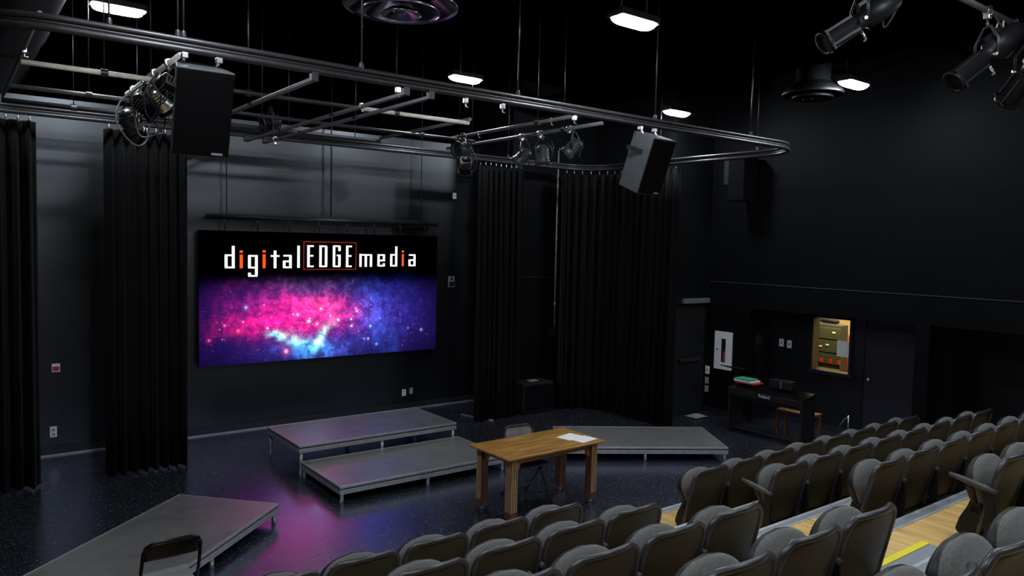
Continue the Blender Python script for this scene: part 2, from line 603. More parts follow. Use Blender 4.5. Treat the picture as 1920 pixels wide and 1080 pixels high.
# ------------------------------------------------------------------ the room
CZ = 6.1
struct('floor', MB().bx(-3.2, 13.8, -4.2, 12.3, -0.1, 0), M['floor'])
cl = MB().bx(-3.2, 11.7, -4.2, 12.3, CZ, CZ + 0.15)
struct('ceiling', cl, M['ceil'])
struct('wall_back', MB().bx(-3.2, 8.35, 12.1, 12.3, 0, 4.95), M['wall'])
struct('wall_back_upper', MB().bx(-3.2, 8.35, 12.16, 12.3, 4.95, CZ), M['ceil'])
struct('wall_left', MB().bx(-3.2, -3.0, -4.2, 12.1, 0, CZ), M['wall'])
struct('wall_rear', MB().bx(-3.0, 11.5, -4.2, -4.0, 0, CZ), M['wall'])
struct('wall_alcove', MB().bx(8.35, 10.4, 11.05, 12.3, 0, CZ), M['block'])
w = MB()
w.bx(10.4, 10.55, 9.0, 11.05, 0, CZ).bx(10.55, 11.7, 9.0, 9.2, 2.06, CZ).bx(11.47, 11.7, 9.0, 9.2, 0, 2.06)
struct('wall_corner', w, M['wall'])
w = MB()
w.bx(11.5, 11.7, 8.08, 9.0, 0, CZ)
w.bx(11.5, 11.7, -4.0, 8.08, 2.04, CZ)
w.bx(11.5, 11.7, 5.0, 5.2, 0, 2.04)
w.bx(11.5, 11.7, -4.0, 3.0, 0, 2.04)
struct('wall_right', w, M['block'])
w = MB()                                   # recessed wall with the booth window and a door
w.bx(11.7, 12.3, 8.08, 8.2, 0, 2.2)
w.bx(12.15, 12.3, 7.24, 8.08, 0, 2.2).bx(12.15, 12.3, 6.50, 7.24, 0, 1.0).bx(12.15, 12.3, 6.50, 7.24, 1.98, 2.2)
w.bx(12.15, 12.3, 6.30, 6.50, 0, 2.2).bx(12.15, 12.3, 5.3, 6.30, 1.96, 2.2).bx(12.25, 12.3, 5.25, 6.35, 0, 2.0).bx(12.15, 12.3, 5.08, 5.3, 0, 2.2)
w.bx(11.7, 12.15, 5.08, 5.2, 0, 2.04).bx(11.7, 12.15, 5.08, 8.08, 2.04, 2.2)
struct('wall_recess', w, M['wall'])
w = MB()
w.bx(13.3, 13.45, 2.4, 5.08, 0, 2.2).bx(11.7, 13.3, 2.9, 3.0, 0, 2.04).bx(11.7, 13.45, 2.4, 5.08, 2.04, 2.2).bx(12.3, 13.3, 5.0, 5.08, 0, 2.04)
struct('wall_passage', w, M['wall'])
struct('trim_1', MB().bx(11.488, 11.5, -4.0, 8.98, 2.472, 2.484), mat('worn_trim', (0.03, 0.03, 0.032), 0.5), bevel=0.003)
struct('trim_2', MB().bx(8.6, 10.38, 11.03, 11.05, 2.465, 2.485), M['black'])
struct('trim_3', MB().bx(-3.0, 8.33, 12.045, 12.06, 0.0, 0.022), M['alu'])
struct('baseboard_back', MB().bx(-3.0, 8.35, 12.06, 12.1, 0, 0.12), M['black'])
struct('baseboard_right', MB().bx(11.48, 11.5, 8.08, 9.0, 0, 0.1).bx(12.13, 12.15, 6.32, 8.08, 0, 0.1), M['black'])

# corner door with its overhead closer bar
d = struct('door_1', MB().bx(10.57, 11.46, 9.03, 9.08, 0.01, 2.05), M['matte'])
MB().bx(10.75, 11.46, 8.93, 9.0, 2.075, 2.16).build('door_closer', mat('grey_closer', (0.13, 0.14, 0.15), 0.5), d, bevel=0.006)
MB().bx(10.7, 11.3, 8.97, 9.03, 1.0, 1.05).build('push_bar', M['black'], d)
d = struct('door_2', MB().bx(12.17, 12.22, 5.30, 6.30, 0.005, 1.96), mat('dark_blue_door', (0.010, 0.010, 0.018), 0.45))
MB().lathe([(0.0, -0.07), (0.032, -0.062), (0.034, -0.045), (0.02, -0.035), (0.014, 0)], (12.17, 6.2, 1.0), (1, 0, 0)).build('door_handle', M['chrome'], d)

# booth window and the lit room behind it
wf = MB()
for a in ((7.24, 7.2, 1.0, 1.98), (6.54, 6.50, 1.0, 1.98)):
    wf.bx(12.1, 12.3, min(a[0], a[1]), max(a[0], a[1]), a[2], a[3])
wf.bx(12.1, 12.3, 6.50, 7.24, 1.94, 1.98).bx(12.08, 12.3, 6.46, 7.28, 0.97, 1.03)
wn = struct('window_1', wf, M['black'])
MB().bx(12.2, 12.206, 6.54, 7.2, 1.03, 1.94).build('pane', M['glass'], wn)
for n_, q in (('rear', (14.6, 14.7, 5.08, 9.4, 0, 2.5)), ('left', (12.3, 14.6, 9.3, 9.4, 0, 2.5)), ('right', (12.3, 14.6, 5.08, 5.15, 0, 2.5))):
    struct('wall_booth_' + n_, MB().bx(*q), M['cream'])
struct('ceiling_booth', MB().bx(12.3, 14.7, 5.08, 9.4, 2.5, 2.6), M['cream'])
struct('floor_booth', MB().bx(12.3, 14.7, 5.08, 9.4, -0.1, 0.0), M['cream'])
t = thing('ceiling_panel_light', 'warm ceiling light panel inside the booth behind the window', 'light', (12.95, 7.2, 2.5))
MB().bx(-0.32, 0.32, -0.62, 0.62, -0.05, 0.0).build('housing', M['white'], t)
MB().bx(-0.3, 0.3, -0.6, 0.6, -0.056, -0.051).build('diffuser', M['bulb'], t)
t = thing('equipment_rack', 'olive equipment rack seen through the booth window', 'rack', (13.5, 7.55, 0))
MB().bx(-0.3, -0.05, -0.25, 0.25, 0, 1.72).build('body', mat('rack_body', (0.03, 0.032, 0.02), 0.6), t, bevel=0.01)
rk = MB()
for i, (z0, z1) in enumerate(((1.45, 1.66), (1.2, 1.42), (0.98, 1.17), (0.62, 0.72), (0.4, 0.55))):
    rk.bx(-0.312, -0.3, -0.25, 0.25, z0, z1)
rk.build('rack_unit', M['rack'], t, bevel=0.004)
MB().bx(-0.315, -0.3, -0.26, 0.26, 0.76, 0.9).build('blank_panel', mat('pale_panel', (0.3, 0.3, 0.1), 0.5), t)
bt = MB()
for y, z in ((-0.12, 1.58), (0.14, 1.3), (0.0, 1.34)):
    bt.bx(-0.32, -0.31, y - 0.03, y + 0.03, z - 0.012, z + 0.012)
bt.build('button_row', M['white'], t)
rb = MB()
for y in (-0.24, -0.08, 0.1):
    rb.bx(-0.335, -0.31, y - 0.03, y + 0.03, 1.0, 1.07)
rb.build('red_indicator', M['red'], t)
tag(MB().tube([(13.28, 7.40, 1.77), (13.28, 7.46, 1.785), (13.28, 7.72, 1.80), (13.28, 7.80, 1.79)], [0.03, 0.05, 0.06, 0.04], 12).build('rolled_bag', M['matte']),
    'dark rolled bag lying on top of the rack in the booth', 'bag')
jk = MB()
jk.grid(lambda a, b: (13.72 + 0.05 * math.sin(2 * PI * a) * (0.4 + b), 7.50 - 0.05 * b + (0.035 + 0.12 * b ** 0.8) * math.cos(2 * PI * a) + 0.01 * math.sin(9 * b + 20 * a), 1.58 - 0.80 * b), 28, 14, True, True)
t = thing('coat_stand', 'dark coat stand carrying the maroon jacket inside the booth', 'coat stand', (13.72, 7.48, 0))
MB().tube([(0, 0, 0.03), (0, 0, 1.6)], 0.015, 8).build('pole', M['black'], t)
MB().lathe([(0, 0), (0.18, 0), (0.18, 0.02), (0.02, 0.04)], n=20).build('base', M['black'], t)
tag(jk.build('hanging_jacket', M['maroon'], solid=0.01), 'maroon jacket hanging in the booth right of the rack', 'jacket')
tag(MB().bx(12.19, 12.198, 6.59, 6.80, 1.30, 1.57).build('paper_notice', M['paper']), 'white paper notice taped to the booth window', 'notice')

# ceiling structure: joists, ducts, diffusers
for i, y in enumerate((1.2, 2.9, 4.6, 6.3, 8.0, 9.7, 11.3)):
    j = MB().bx(-3.0, 11.5, y - 0.05, y + 0.05, CZ - 0.28, CZ - 0.24).bx(-3.0, 11.5, y - 0.05, y + 0.05, CZ - 0.06, CZ)
    for k in range(29):
        x = -3.0 + k * 0.5
        j.tube([(x, y, CZ - 0.25), (x + 0.25, y, CZ - 0.04), (x + 0.5, y, CZ - 0.25)], 0.012, 5)
    o = struct('beam_%d' % (i + 1), j, M['ceil'])
for i, x in enumerate((3.9, 8.9)):
    struct('beam_%d' % (i + 8), MB().bx(x - 0.09, x + 0.09, -4, 12.1, CZ - 0.62, CZ - 0.3), M['ceil'])

t = thing('round_duct', 'large dark round air duct running overhead at upper left', 'duct', (0.50, 0, 5.36))
MB().lathe([(0.45, -3.9), (0.45, 12.0)], (0, 0, 0), (0, 1, 0), 40).build('duct_pipe', M['duct'], t)
bd = MB()
for y in (0.5, 3.5, 6.5, 9.5):
    bd.lathe([(0.45, y - 0.03), (0.462, y - 0.03), (0.462, y + 0.03), (0.45, y + 0.03)], (0, 0, 0), (0, 1, 0), 40)
bd.build('duct_band', M['duct'], t)


def diffuser(x, y, z, R, label, m='diffuser'):
    t = thing('ceiling_diffuser', label, 'air diffuser', (x, y, z))
    MB().lathe([(R * 0.55, 0.9), (R * 0.55, 0.2), (R * 0.62, 0.16)], n=48).build('duct_collar', M['duct'], t)
    MB().lathe([(R * 0.6, 0.17), (R * 0.98, 0.05), (R, 0.0), (R * 0.985, -0.008), (R * 0.95, 0.02), (R * 0.62, 0.13)], n=64).build('outer_cone', M[m], t)
    MB().lathe([(R * 0.36, 0.12), (R * 0.66, -0.02), (R * 0.68, -0.05), (R * 0.66, -0.055), (R * 0.62, -0.03), (R * 0.34, 0.10)], n=56).build('middle_cone', M[m], t)
    MB().lathe([(0.0, 0.0), (R * 0.2, -0.015), (R * 0.33, -0.06), (R * 0.345, -0.075), (R * 0.31, -0.075), (R * 0.18, -0.035), (0, -0.028)], n=48).build('inner_cone', M[m], t)
    s = MB()
    for a in (0.6, 2.7, 4.8):
        s.tube([(R * 0.12 * math.cos(a), R * 0.12 * math.sin(a), -0.03), (R * 0.12 * math.cos(a), R * 0.12 * math.sin(a), -0.05)], 0.012, 8)
    s.build('screw', M['chrome'], t)
    return t


diffuser(3.50, 6.45, 5.32, 0.545, 'round ceiling air diffuser catching the purple glow of the screen')
diffuser(9.95, 6.1, 5.32, 0.42, 'dark round ceiling air diffuser beside the right lamps', 'fixture')


# fluorescent fixtures
def fixture(x, y, z, label, first=[None]):
    if first[0] is None:
        t = thing('ceiling_light', label, 'ceiling light', (x, y, z), 0, 'fluorescent ceiling lights')
        MB().bx(-0.275, 0.275, -0.11, 0.11, 0.028, 0.10).build('housing', M['duct'], t, bevel=0.01)
        for sx in (-0.282, 0.282):
            MB().bx(sx - 0.008, sx + 0.008, -0.08, 0.08, 0.02, 0.1).build('end_cap', M['duct'], t, bevel=0.004)

        def wrap(a, b):
            ang = PI * b
            k = max(0.0, 1 - abs(2 * a - 1) ** 6) ** 0.5
            return (-0.265 + 0.53 * a, -0.10 * math.cos(ang) * (0.6 + 0.4 * k), 0.035 - 0.075 * math.sin(ang) ** 0.8 * (0.15 + 0.85 * k))
        MB().grid(wrap, 25, 16).build('lens', M['lamp'], t)
        for sx in (-0.18, 0.18):
            MB().tube([(sx, 0, 0.1), (sx, 0, CZ - z)], 0.005, 6).build('hanging_rod', M['black'], t)
        first[0] = t
        return t
    t = copy_tree(first[0])
    t.location = (x, y, z)
    t['label'] = label
    return t


fixture(1.60, 9.49, 5.60, 'bright fluorescent light above the left curtains, nearest the duct')
fixture(6.45, 9.81, 5.60, 'bright fluorescent light above the screen end of the stage')
fixture(5.60, 5.44, 5.35, 'bright fluorescent light high in the middle, largest of the right ones')
fixture(9.90, 8.56, 5.35, 'bright fluorescent light just above the corner curtain and right speaker')
fixture(9.88, 5.46, 5.35, 'bright fluorescent light beside the dark round diffuser at right')
for x, y, w_ in ((1.5, 5.3, 'left of the aisle'), (1.5, 2.0, 'over the left seats'), (5.6, 2.0, 'over the aisle'), (9.88, 2.0, 'over the right seats'),
                 (5.6, -1.4, 'over the rear aisle'), (1.5, -1.4, 'over the rear left seats')):
    fixture(x, y, 5.35, 'fluorescent light overhead out of view, ' + w_)

# ------------------------------------------------------------------ curtain track, pipes
TZ = 4.53
U0, U1, V0, V1, RR = 0.0, 9.9, 6.1, 10.6, 0.7
loop = (arc(U1 - RR, V0 + RR, RR, -PI / 2, 0, 10, 0) + arc(U1 - RR, V1 - RR, RR, 0, PI / 2, 10, 0)
        + arc(U0 + RR, V1 - RR, RR, PI / 2, PI, 10, 0) + arc(U0 + RR, V0 + RR, RR, PI, 1.5 * PI, 10, 0))
t = thing('curtain_track', 'long black curtain track looping round the stage below the ceiling', 'curtain track')
MB().tube([(p[0], p[1], TZ + 0.055) for p in loop], 0.024, 8, closed=True).build('upper_rail', M['track'], t)
MB().tube([(p[0], p[1], TZ - 0.015) for p in loop], 0.028, 8, closed=True).build('lower_rail', M['track'], t)
MB().tube([(p[0], p[1], TZ + 0.02) for p in loop], 0.014, 6, closed=True).build('web', M['black'], t)
RODS = [(0.97, V0), (1.43, V0), (1.47, V0), (2.93, V0), (4.65, V0), (6.68, V0), (8.53, V0), (9.9, 6.95), (9.9, 8.9), (7.9, V1), (5.0, V1), (2.0, V1)]
for x, y in RODS:
    MB().tube([(x, y, TZ + 0.07), (x, y, CZ - 0.05)], 0.008, 6).lathe([(0.02, 0), (0.022, 0.03), (0.016, 0.06)], (x, y, TZ + 0.06), n=10).build('hanger_rod', M['track'], t)


def pipe(label, a, b, m=None, r=0.024, z=4.6, rods=()):
    t = thing('lighting_pipe', label, 'pipe', (0, 0, 0), 0, 'pipes of the overhead lighting grid')
    MB().tube([(a[0], a[1], z), (b[0], b[1], z)], r, 12).build('pipe', m or M['pipe'], t)
    for k in rods:
        p = (a[0] + (b[0] - a[0]) * k, a[1] + (b[1] - a[1]) * k)
        hm = MB().tube([(*p, z), (*p, CZ - 0.05)], 0.006, 6)
        hm.lathe([(r + 0.012, -0.03), (r + 0.012, 0.03)], (*p, z), (b[0] - a[0], b[1] - a[1], 0), 12)
        hm.build('hanger', M['black'], t)
    return t


PP = mat('lamplit_pipe', (0.8, 0.78, 0.68), 0.45)  # lamplight falling on the pipes is put into this pale colour
DP = mat('black_and_unlit_pipe', (0.03, 0.03, 0.033), 0.45, metal=0.3)  # black pipes, and dim stretches whose lack of lamplight is put into the colour
pipe('pipe under the left fluorescent light, its lamplight put into the pale colour', (0.57, 7.93), (1.65, 7.93), PP, rods=(0.6,))
pipe('dim stretch of the pale pipe left of the middle, dimness put into its colour', (1.72, 7.93), (3.78, 7.93), DP, rods=(0.4,))
pipe('pipe right of the middle, lamplight put into the pale colour, end over the screen', (3.82, 7.93), (5.28, 7.93), PP, rods=(0.3,))
pipe('grey pipe parallel to the wall behind the pale left pipe', (0.57, 9.3), (1.75, 9.3), M['pipe'], rods=(0.6,))
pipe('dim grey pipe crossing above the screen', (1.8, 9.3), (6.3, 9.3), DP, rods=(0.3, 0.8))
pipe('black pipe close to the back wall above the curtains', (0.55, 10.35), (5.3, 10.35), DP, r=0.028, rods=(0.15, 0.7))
pipe('short pale cross pipe beside the left speaker holding small lights', (1.65, 6.9), (1.65, 9.3), PP, z=4.66, rods=(0.5,))
pipe('thin dark cross pipe at the far left end', (0.57, 6.3), (0.57, 10.4), M['pipe'], r=0.016, z=4.65)
pipe('grey cross pipe closing the frame over the screen', (5.3, 7.93), (5.3, 10.35), M['pipe'], z=4.65, rods=(0.1,))
pipe('grey cross pipe on the right carrying three stage lights', (6.45, 6.75), (6.45, 10.3), M['pipe'], z=4.60, rods=(0.2, 0.8))
pipe('second grey cross pipe right of the screen', (6.1, 6.7), (6.1, 9.6), M['pipe'], z=4.66, rods=(0.3,))
SB = mat('steel_bar', (0.05, 0.05, 0.058), 0.35, metal=0.3)
for x, l_ in ((2.5, 'flat black bar between the track sides, left one'), (3.37, 'flat black bar across the track, middle one'), (3.63, 'flat black bar across the track, right one')):
    t = thing('cross_bar', l_, 'bar', (x, 0, 4.44), 0, 'flat bars across the curtain track')
    MB().bx(-0.02, 0.02, 6.1, 10.6, -0.012, 0.022).build('bar', SB, t, bevel=0.004)
    for y in (6.1, 10.59):
        MB().bx(-0.03, 0.03, y - 0.025, y + 0.025, -0.012, 0.06).build('bracket', M['black'], t)


# ------------------------------------------------------------------ curtains
def curtain(label, path, folds, amp, z0, z1, hooks=6):
    pts = [Vector((*p, 0)) for p in path]
    seg = [(pts[i + 1] - pts[i]).length for i in range(len(pts) - 1)]
    L = sum(seg)

    def at(s):
        s = min(max(s, 0), 1) * L
        for i, q in enumerate(seg):
            if s <= q or i == len(seg) - 1:
                p = pts[i].lerp(pts[i + 1], min(s / q, 1))
                d_ = (pts[i + 1] - pts[i]).normalized()
                return p, Vector((-d_.y, d_.x, 0))
            s -= q
    ph = random.random() * 6

    def fn(a, b):
        p, n = at(a)
        k = amp * (0.55 + 0.45 * b)
        o = k * math.sin(2 * PI * folds * a + ph + 0.5 * math.sin(7 * a + ph)) + 0.35 * k * math.sin(2 * PI * folds * 2.3 * a + 1.3 * ph + 0.8 * b)
        q = p + n * o
        return (q.x, q.y, z1 + (z0 - z1) * b)
    t = thing('stage_curtain', label, 'curtain', (0, 0, 0), 0, 'black stage curtains')
    MB().grid(fn, int(folds * 14), 9).build('drape', M['curtain'], t, solid=0.012)
    hk = MB()
    for i in range(hooks):
        p, n = at((i + 0.5) / hooks)
        hk.tube([(p.x, p.y, z1 - 0.02), (p.x, p.y, TZ - 0.03)], 0.006, 6)
        hk.tube(arc(p.x, p.y, 0.016, 0, 2 * PI, 8, z1 + 0.02), 0.004, 5)
    hk.build('hook', M['chrome'], t)
    return t


CB, CT = 0.03, 4.42
curtain('black curtain at the far left edge of the stage', [(-0.75, V1), (0.90, V1)], 12, 0.085, CB, CT, 14)
curtain('black curtain between the lit wall strip and the screen', [(1.62, V1), (2.60, V1)], 8, 0.085, CB, CT, 9)
curtain('narrow black curtain right of the screen', [(7.26, V1), (8.25, V1)], 8, 0.085, CB, CT, 9)
cpath = [(9.22, V1)] + [(p[0], p[1]) for p in arc(U1 - RR, V1 - RR, RR, PI / 2, 0, 8, 0)] + [(U1, 8.45)]
curtain('wide black curtain wrapping the back right corner', cpath, 15, 0.085, CB, CT, 16)

# ------------------------------------------------------------------ LED wall
SX0, SX1, SZ0, SZ1 = 3.09, 7.31, 1.105, 3.205
SW, SH = SX1 - SX0, SZ1 - SZ0
t = thing('led_screen', 'large LED wall showing a pink and blue nebula with a company logo', 'screen', (SX0, 11.96, SZ0))
MB().bx(0, SW, 0.0, 0.07, 0, SH).build('cabinet', M['matte'], t)
sc_mat = screen_material(SW, SH)
MB().add([(0, -0.002, 0), (SW, -0.002, 0), (SW, -0.002, SH), (0, -0.002, SH)], [(0, 1, 2, 3)]).build('display', sc_mat, t)

# lettering: strokes on a unit cell (x, y), stroke width in x units
def strokes(ch):
    k = 0.28
    X = {'d': [('v', 1 - k, 0, 1), ('v', 0, 0.06, 0.58), ('h', 0.02, 1, 0), ('h', 0.02, 1, 0.54)],
         'i': [('v', 0, 0, 0.77), ('D',)],
         'g': [('v', 0, 0.39, 0.95), ('v', 1 - k, 0.05, 1.0), ('h', 0.02, 1, 0.38), ('h', 0.02, 1, 0.92), ('h', 0.02, 0.96, 0.0), ('v', 0, 0.03, 0.19)],
         't': [('v', 0.34, 0, 1), ('h', 0, 1, 0.64)],
         'a': [('v', 1 - k, 0, 0.94), ('h', 0.06, 0.96, 0.86), ('h', 0.04, 1, 0.0), ('h', 0.04, 1, 0.44), ('v', 0, 0.04, 0.54)],
         'l': [('v', 0, 0, 1)],
         'E': [('v', 0, 0, 1), ('h', 0, 1, 0), ('h', 0, 1, 0.93), ('h', 0, 0.94, 0.48)],
         'D': [('v', 0, 0, 1), ('v', 1 - k, 0.05, 0.95), ('h', 0, 0.95, 0), ('h', 0, 0.95, 0.93)],
         'G': [('v', 0, 0.04, 0.96), ('h', 0.04, 0.95, 0), ('h', 0.04, 0.95, 0.93), ('v', 1 - k, 0.04, 0.56), ('v', 1 - k, 0.74, 0.96), ('h', 0.5, 1, 0.5)],
         'm': [('v', 0, 0, 1), ('v', 0.5 - 0.1, 0, 0.95), ('v', 1 - 0.2, 0, 0.95), ('h', 0, 0.96, 0.86)],
         'e': [('v', 0, 0.04, 0.96), ('h', 0.05, 0.96, 0.0), ('h', 0.05, 0.96, 0.86), ('v', 1 - k, 0.46, 0.95), ('h', 0.05, 1, 0.42), ('v', 1 - k, 0.03, 0.26)]}
    return X[ch]


LET = [('d', 3.47, 3.625, 2.62, 2.97), ('i', 3.70, 3.75, 2.62, 2.90), ('g', 3.83, 3.985, 2.485, 2.83), ('i', 4.06, 4.11, 2.62, 2.91),
       ('t', 4.19, 4.335, 2.62, 2.905), ('a', 4.39, 4.54, 2.62, 2.84), ('l', 4.63, 4.675, 2.625, 2.99), ('E', 4.80, 4.915, 2.635, 3.0),
       ('D', 5.01, 5.155, 2.635, 3.0), ('G', 5.25, 5.395, 2.635, 3.005), ('E', 5.49, 5.60, 2.635, 3.005), ('m', 5.74, 5.985, 2.64, 2.865),
       ('e', 6.085, 6.235, 2.645, 2.865), ('d', 6.335, 6.48, 2.645, 3.005), ('i', 6.57, 6.612, 2.65, 2.935), ('a', 6.705, 6.855, 2.65, 2.87)]
SWD = 0.046
for ch, x0, x1, z0, z1 in LET:
    mb = MB()
    w_, h_ = x1 - x0, z1 - z0
    hw = SWD * 0.62
    rect = []
    for s_ in strokes(ch):
        if s_[0] == 'v':
            xs = x0 + s_[1] * w_ if s_[1] < 0.3 or ch in 'tm' else x1 - SWD
            if ch == 'i':
                rect.append((x0, x1, z0, z0 + s_[3] * h_))
            else:
                if ch == 't':
                    xs = (x0 + x1) / 2 - SWD / 2
                if ch == 'm':
                    xs = {0: x0, 0.4: (x0 + x1) / 2 - SWD / 2}.get(round(s_[1], 2), x1 - SWD)
                rect.append((xs, xs + SWD, z0 + s_[2] * h_, z0 + s_[3] * h_))
        elif s_[0] == 'h':
            zb = min(z0 + s_[3] * h_, z1 - hw)
            rect.append((x0 + s_[1] * w_, x0 + s_[2] * w_, zb, zb + hw))
        else:
            rect.append((x0, x1, z0 + 0.86 * h_, z1))
    for a, b, c, d_ in rect:
        mb.add([(a - SX0, -0.006, c - SZ0), (b - SX0, -0.006, c - SZ0), (b - SX0, -0.006, d_ - SZ0), (a - SX0, -0.006, d_ - SZ0)], [(0, 1, 2, 3)])
    mb.build('letter', M['txto'] if ch == 'i' else M['txtw'], t)
fm = MB()
LW = 0.0065
a, b, c, d_ = 4.74 - SX0, 5.68 - SX0, 2.595 - SZ0, 3.06 - SZ0
for q in ((a, b, c, c + LW), (a, b, d_ - LW, d_), (a, a + LW, c, d_), (b - LW, b, c, d_)):
    fm.add([(q[0], -0.004, q[2]), (q[1], -0.004, q[2]), (q[1], -0.004, q[3]), (q[0], -0.004, q[3])], [(0, 1, 2, 3)])
fm.build('red_box_outline', M['txtr'], t)

t = thing('mounting_bar', 'black hanging bar with short hooks above the screen', 'bar', (0, 11.95, 3.42))
MB().tube([(3.2, 0, 0), (7.3, 0, 0)], 0.035, 12).bx(3.4, 7.1, -0.02, 0.02, 0.03, 0.06).build('bar', M['black'], t)
hk = MB()
for i in range(8):
    x = 3.45 + i * 0.51
    hk.tube([(x, 0, 0), (x + 0.02, 0, -0.1), (x + 0.03, 0, -0.22)], 0.012, 6)
hk.build('hook', M['black'], t)
rd = MB()
rd.tube([(5.21, 0, 0), (5.21, 0, CZ - 3.45)], 0.014, 8)
for x in (3.5, 6.95):
    rd.tube([(x, 0, 0), (x, 0, CZ - 3.45)], 0.008, 6)
rd.build('hanger_rod', M['black'], t)


# ------------------------------------------------------------------ stage decks
def deck(label, loc, rz, h, L=2.438, D=1.219, legs=(0.03, 0.5, 0.97)):
    t = thing('stage_deck', label, 'stage platform', (loc[0], loc[1], 0), rz, 'portable stage decks')
    f = 0.10
    MB().bx(0.018, L - 0.018, 0.018, D - 0.018, h - 0.014, h - 0.002).build('top_board', M['deck'], t)
    e = MB()
    for x0, x1, y0, y1 in ((0, L, 0, 0.02), (0, L, D - 0.02, D), (0, 0.02, 0.02, D - 0.02), (L - 0.02, L, 0.02, D - 0.02)):
        e.bx(x0, x1, y0, y1, h - 0.028, h)
        e.bx(x0, x1, y0, y1, h - f, h - 0.045)
    e.build('edge_profile', M['alu'], t, bevel=0.003)
    s = MB()
    s.bx(0.004, L - 0.004, 0.006, D - 0.006, h - 0.05, h - 0.02)
    s.build('edge_slot', M['slot'], t)
    for k in legs:
        for y in (0.04, D - 0.04):
            x = 0.04 + (L - 0.08) * (k - 0.03) / 0.94
            MB().tube([(x, y, 0.0), (x, y, h - f + 0.02)], 0.024, 12).build('leg', M['alu'], t)
    return t


deck('taller grey stage deck nearest the screen', (3.652, 9.324), 0, 0.406)
deck('low grey stage deck set as a step before the taller deck', (3.666, 8.088), 0, 0.203)
deck('grey stage deck set at an angle behind the table', (7.046, 7.993), -math.atan2(1.339, 2.038), 0.203)
deck('grey stage deck set at an angle at lower left behind the folding chair', (1.077, 6.309), math.atan2(1.634, 1.808), 0.203)

# ------------------------------------------------------------------ table, paper, folding chairs
t = thing('wooden_table', 'oak table with brown legs and pale fluted strips in front of the stage', 'table', (5.585, 6.772, 0), math.radians(1.2))
TL, TD = 1.48, 0.76
MB().bx(-TL / 2, TL / 2, -TD / 2, TD / 2, 0.735, 0.76).build('tabletop', M['oak'], t, bevel=0.008)
ap = MB()
ap.bx(-0.58, 0.58, -0.275, -0.25, 0.655, 0.735).bx(-0.58, 0.58, 0.25, 0.275, 0.655, 0.735)
ap.bx(-0.6, -0.575, -0.25, 0.25, 0.655, 0.735).bx(0.575, 0.6, -0.25, 0.25, 0.655, 0.735)
ap.build('apron', M['oakedge'], t)
for sx in (-1, 1):
    for sy in (-1, 1):
        cx, cy = sx * 0.615, sy * 0.275
        w_ = 0.05
        lg = MB().bx(cx - w_, cx + w_, cy - w_, cy + w_, 0.05, 0.735).build('leg', M['leg'], t, bevel=0.004)
        fl = MB()
        for k in range(4):
            o_ = -0.036 + 0.024 * k
            fl.bx(cx + o_ - 0.0038, cx + o_ + 0.0038, cy + sy * w_ - 0.004, cy + sy * w_ + 0.008, 0.13, 0.71)
            fl.bx(cx + sx * w_ - 0.004, cx + sx * w_ + 0.008, cy + o_ - 0.0038, cy + o_ + 0.0038, 0.13, 0.71)
        fl.build('fluting', M['strip'], lg)
        MB().lathe([(0, 0), (0.02, 0.004), (0.024, 0.024), (0.018, 0.045), (0.012, 0.055)], (cx, cy, 0), n=14).build('caster', M['greyplate'], lg)
        br = MB()
        prof = [(0.0, 0.0), (0.11, 0.0), (0.105, -0.03), (0.06, -0.05), (0.035, -0.11), (0, -0.13)]
        br.prism([(cx - sx * (w_ + p[0]), 0.7 + p[1]) for p in prof], 1, cy - 0.015, cy + 0.015)
        br.prism([(cy - sy * (w_ + p[0]), 0.7 + p[1]) for p in prof], 0, cx - 0.015, cx + 0.015)
        br.build('corner_bracket', M['oakedge'], lg)

pa = MB()
pa.box((0, 0.085, 0.0015), (0.29, 0.215, 0.002)).box((0.02, -0.10, 0.0032), (0.285, 0.212, 0.0015), Matrix.Rotation(-0.06, 3, 'Z'))
o = pa.build('paper_sheets', M['paper'])
o.location = (6.09, 6.67, 0.761)
o.rotation_euler = (0, 0, math.radians(13))
tag(o, 'white paper sheets lying on the right end of the oak table', 'paper')


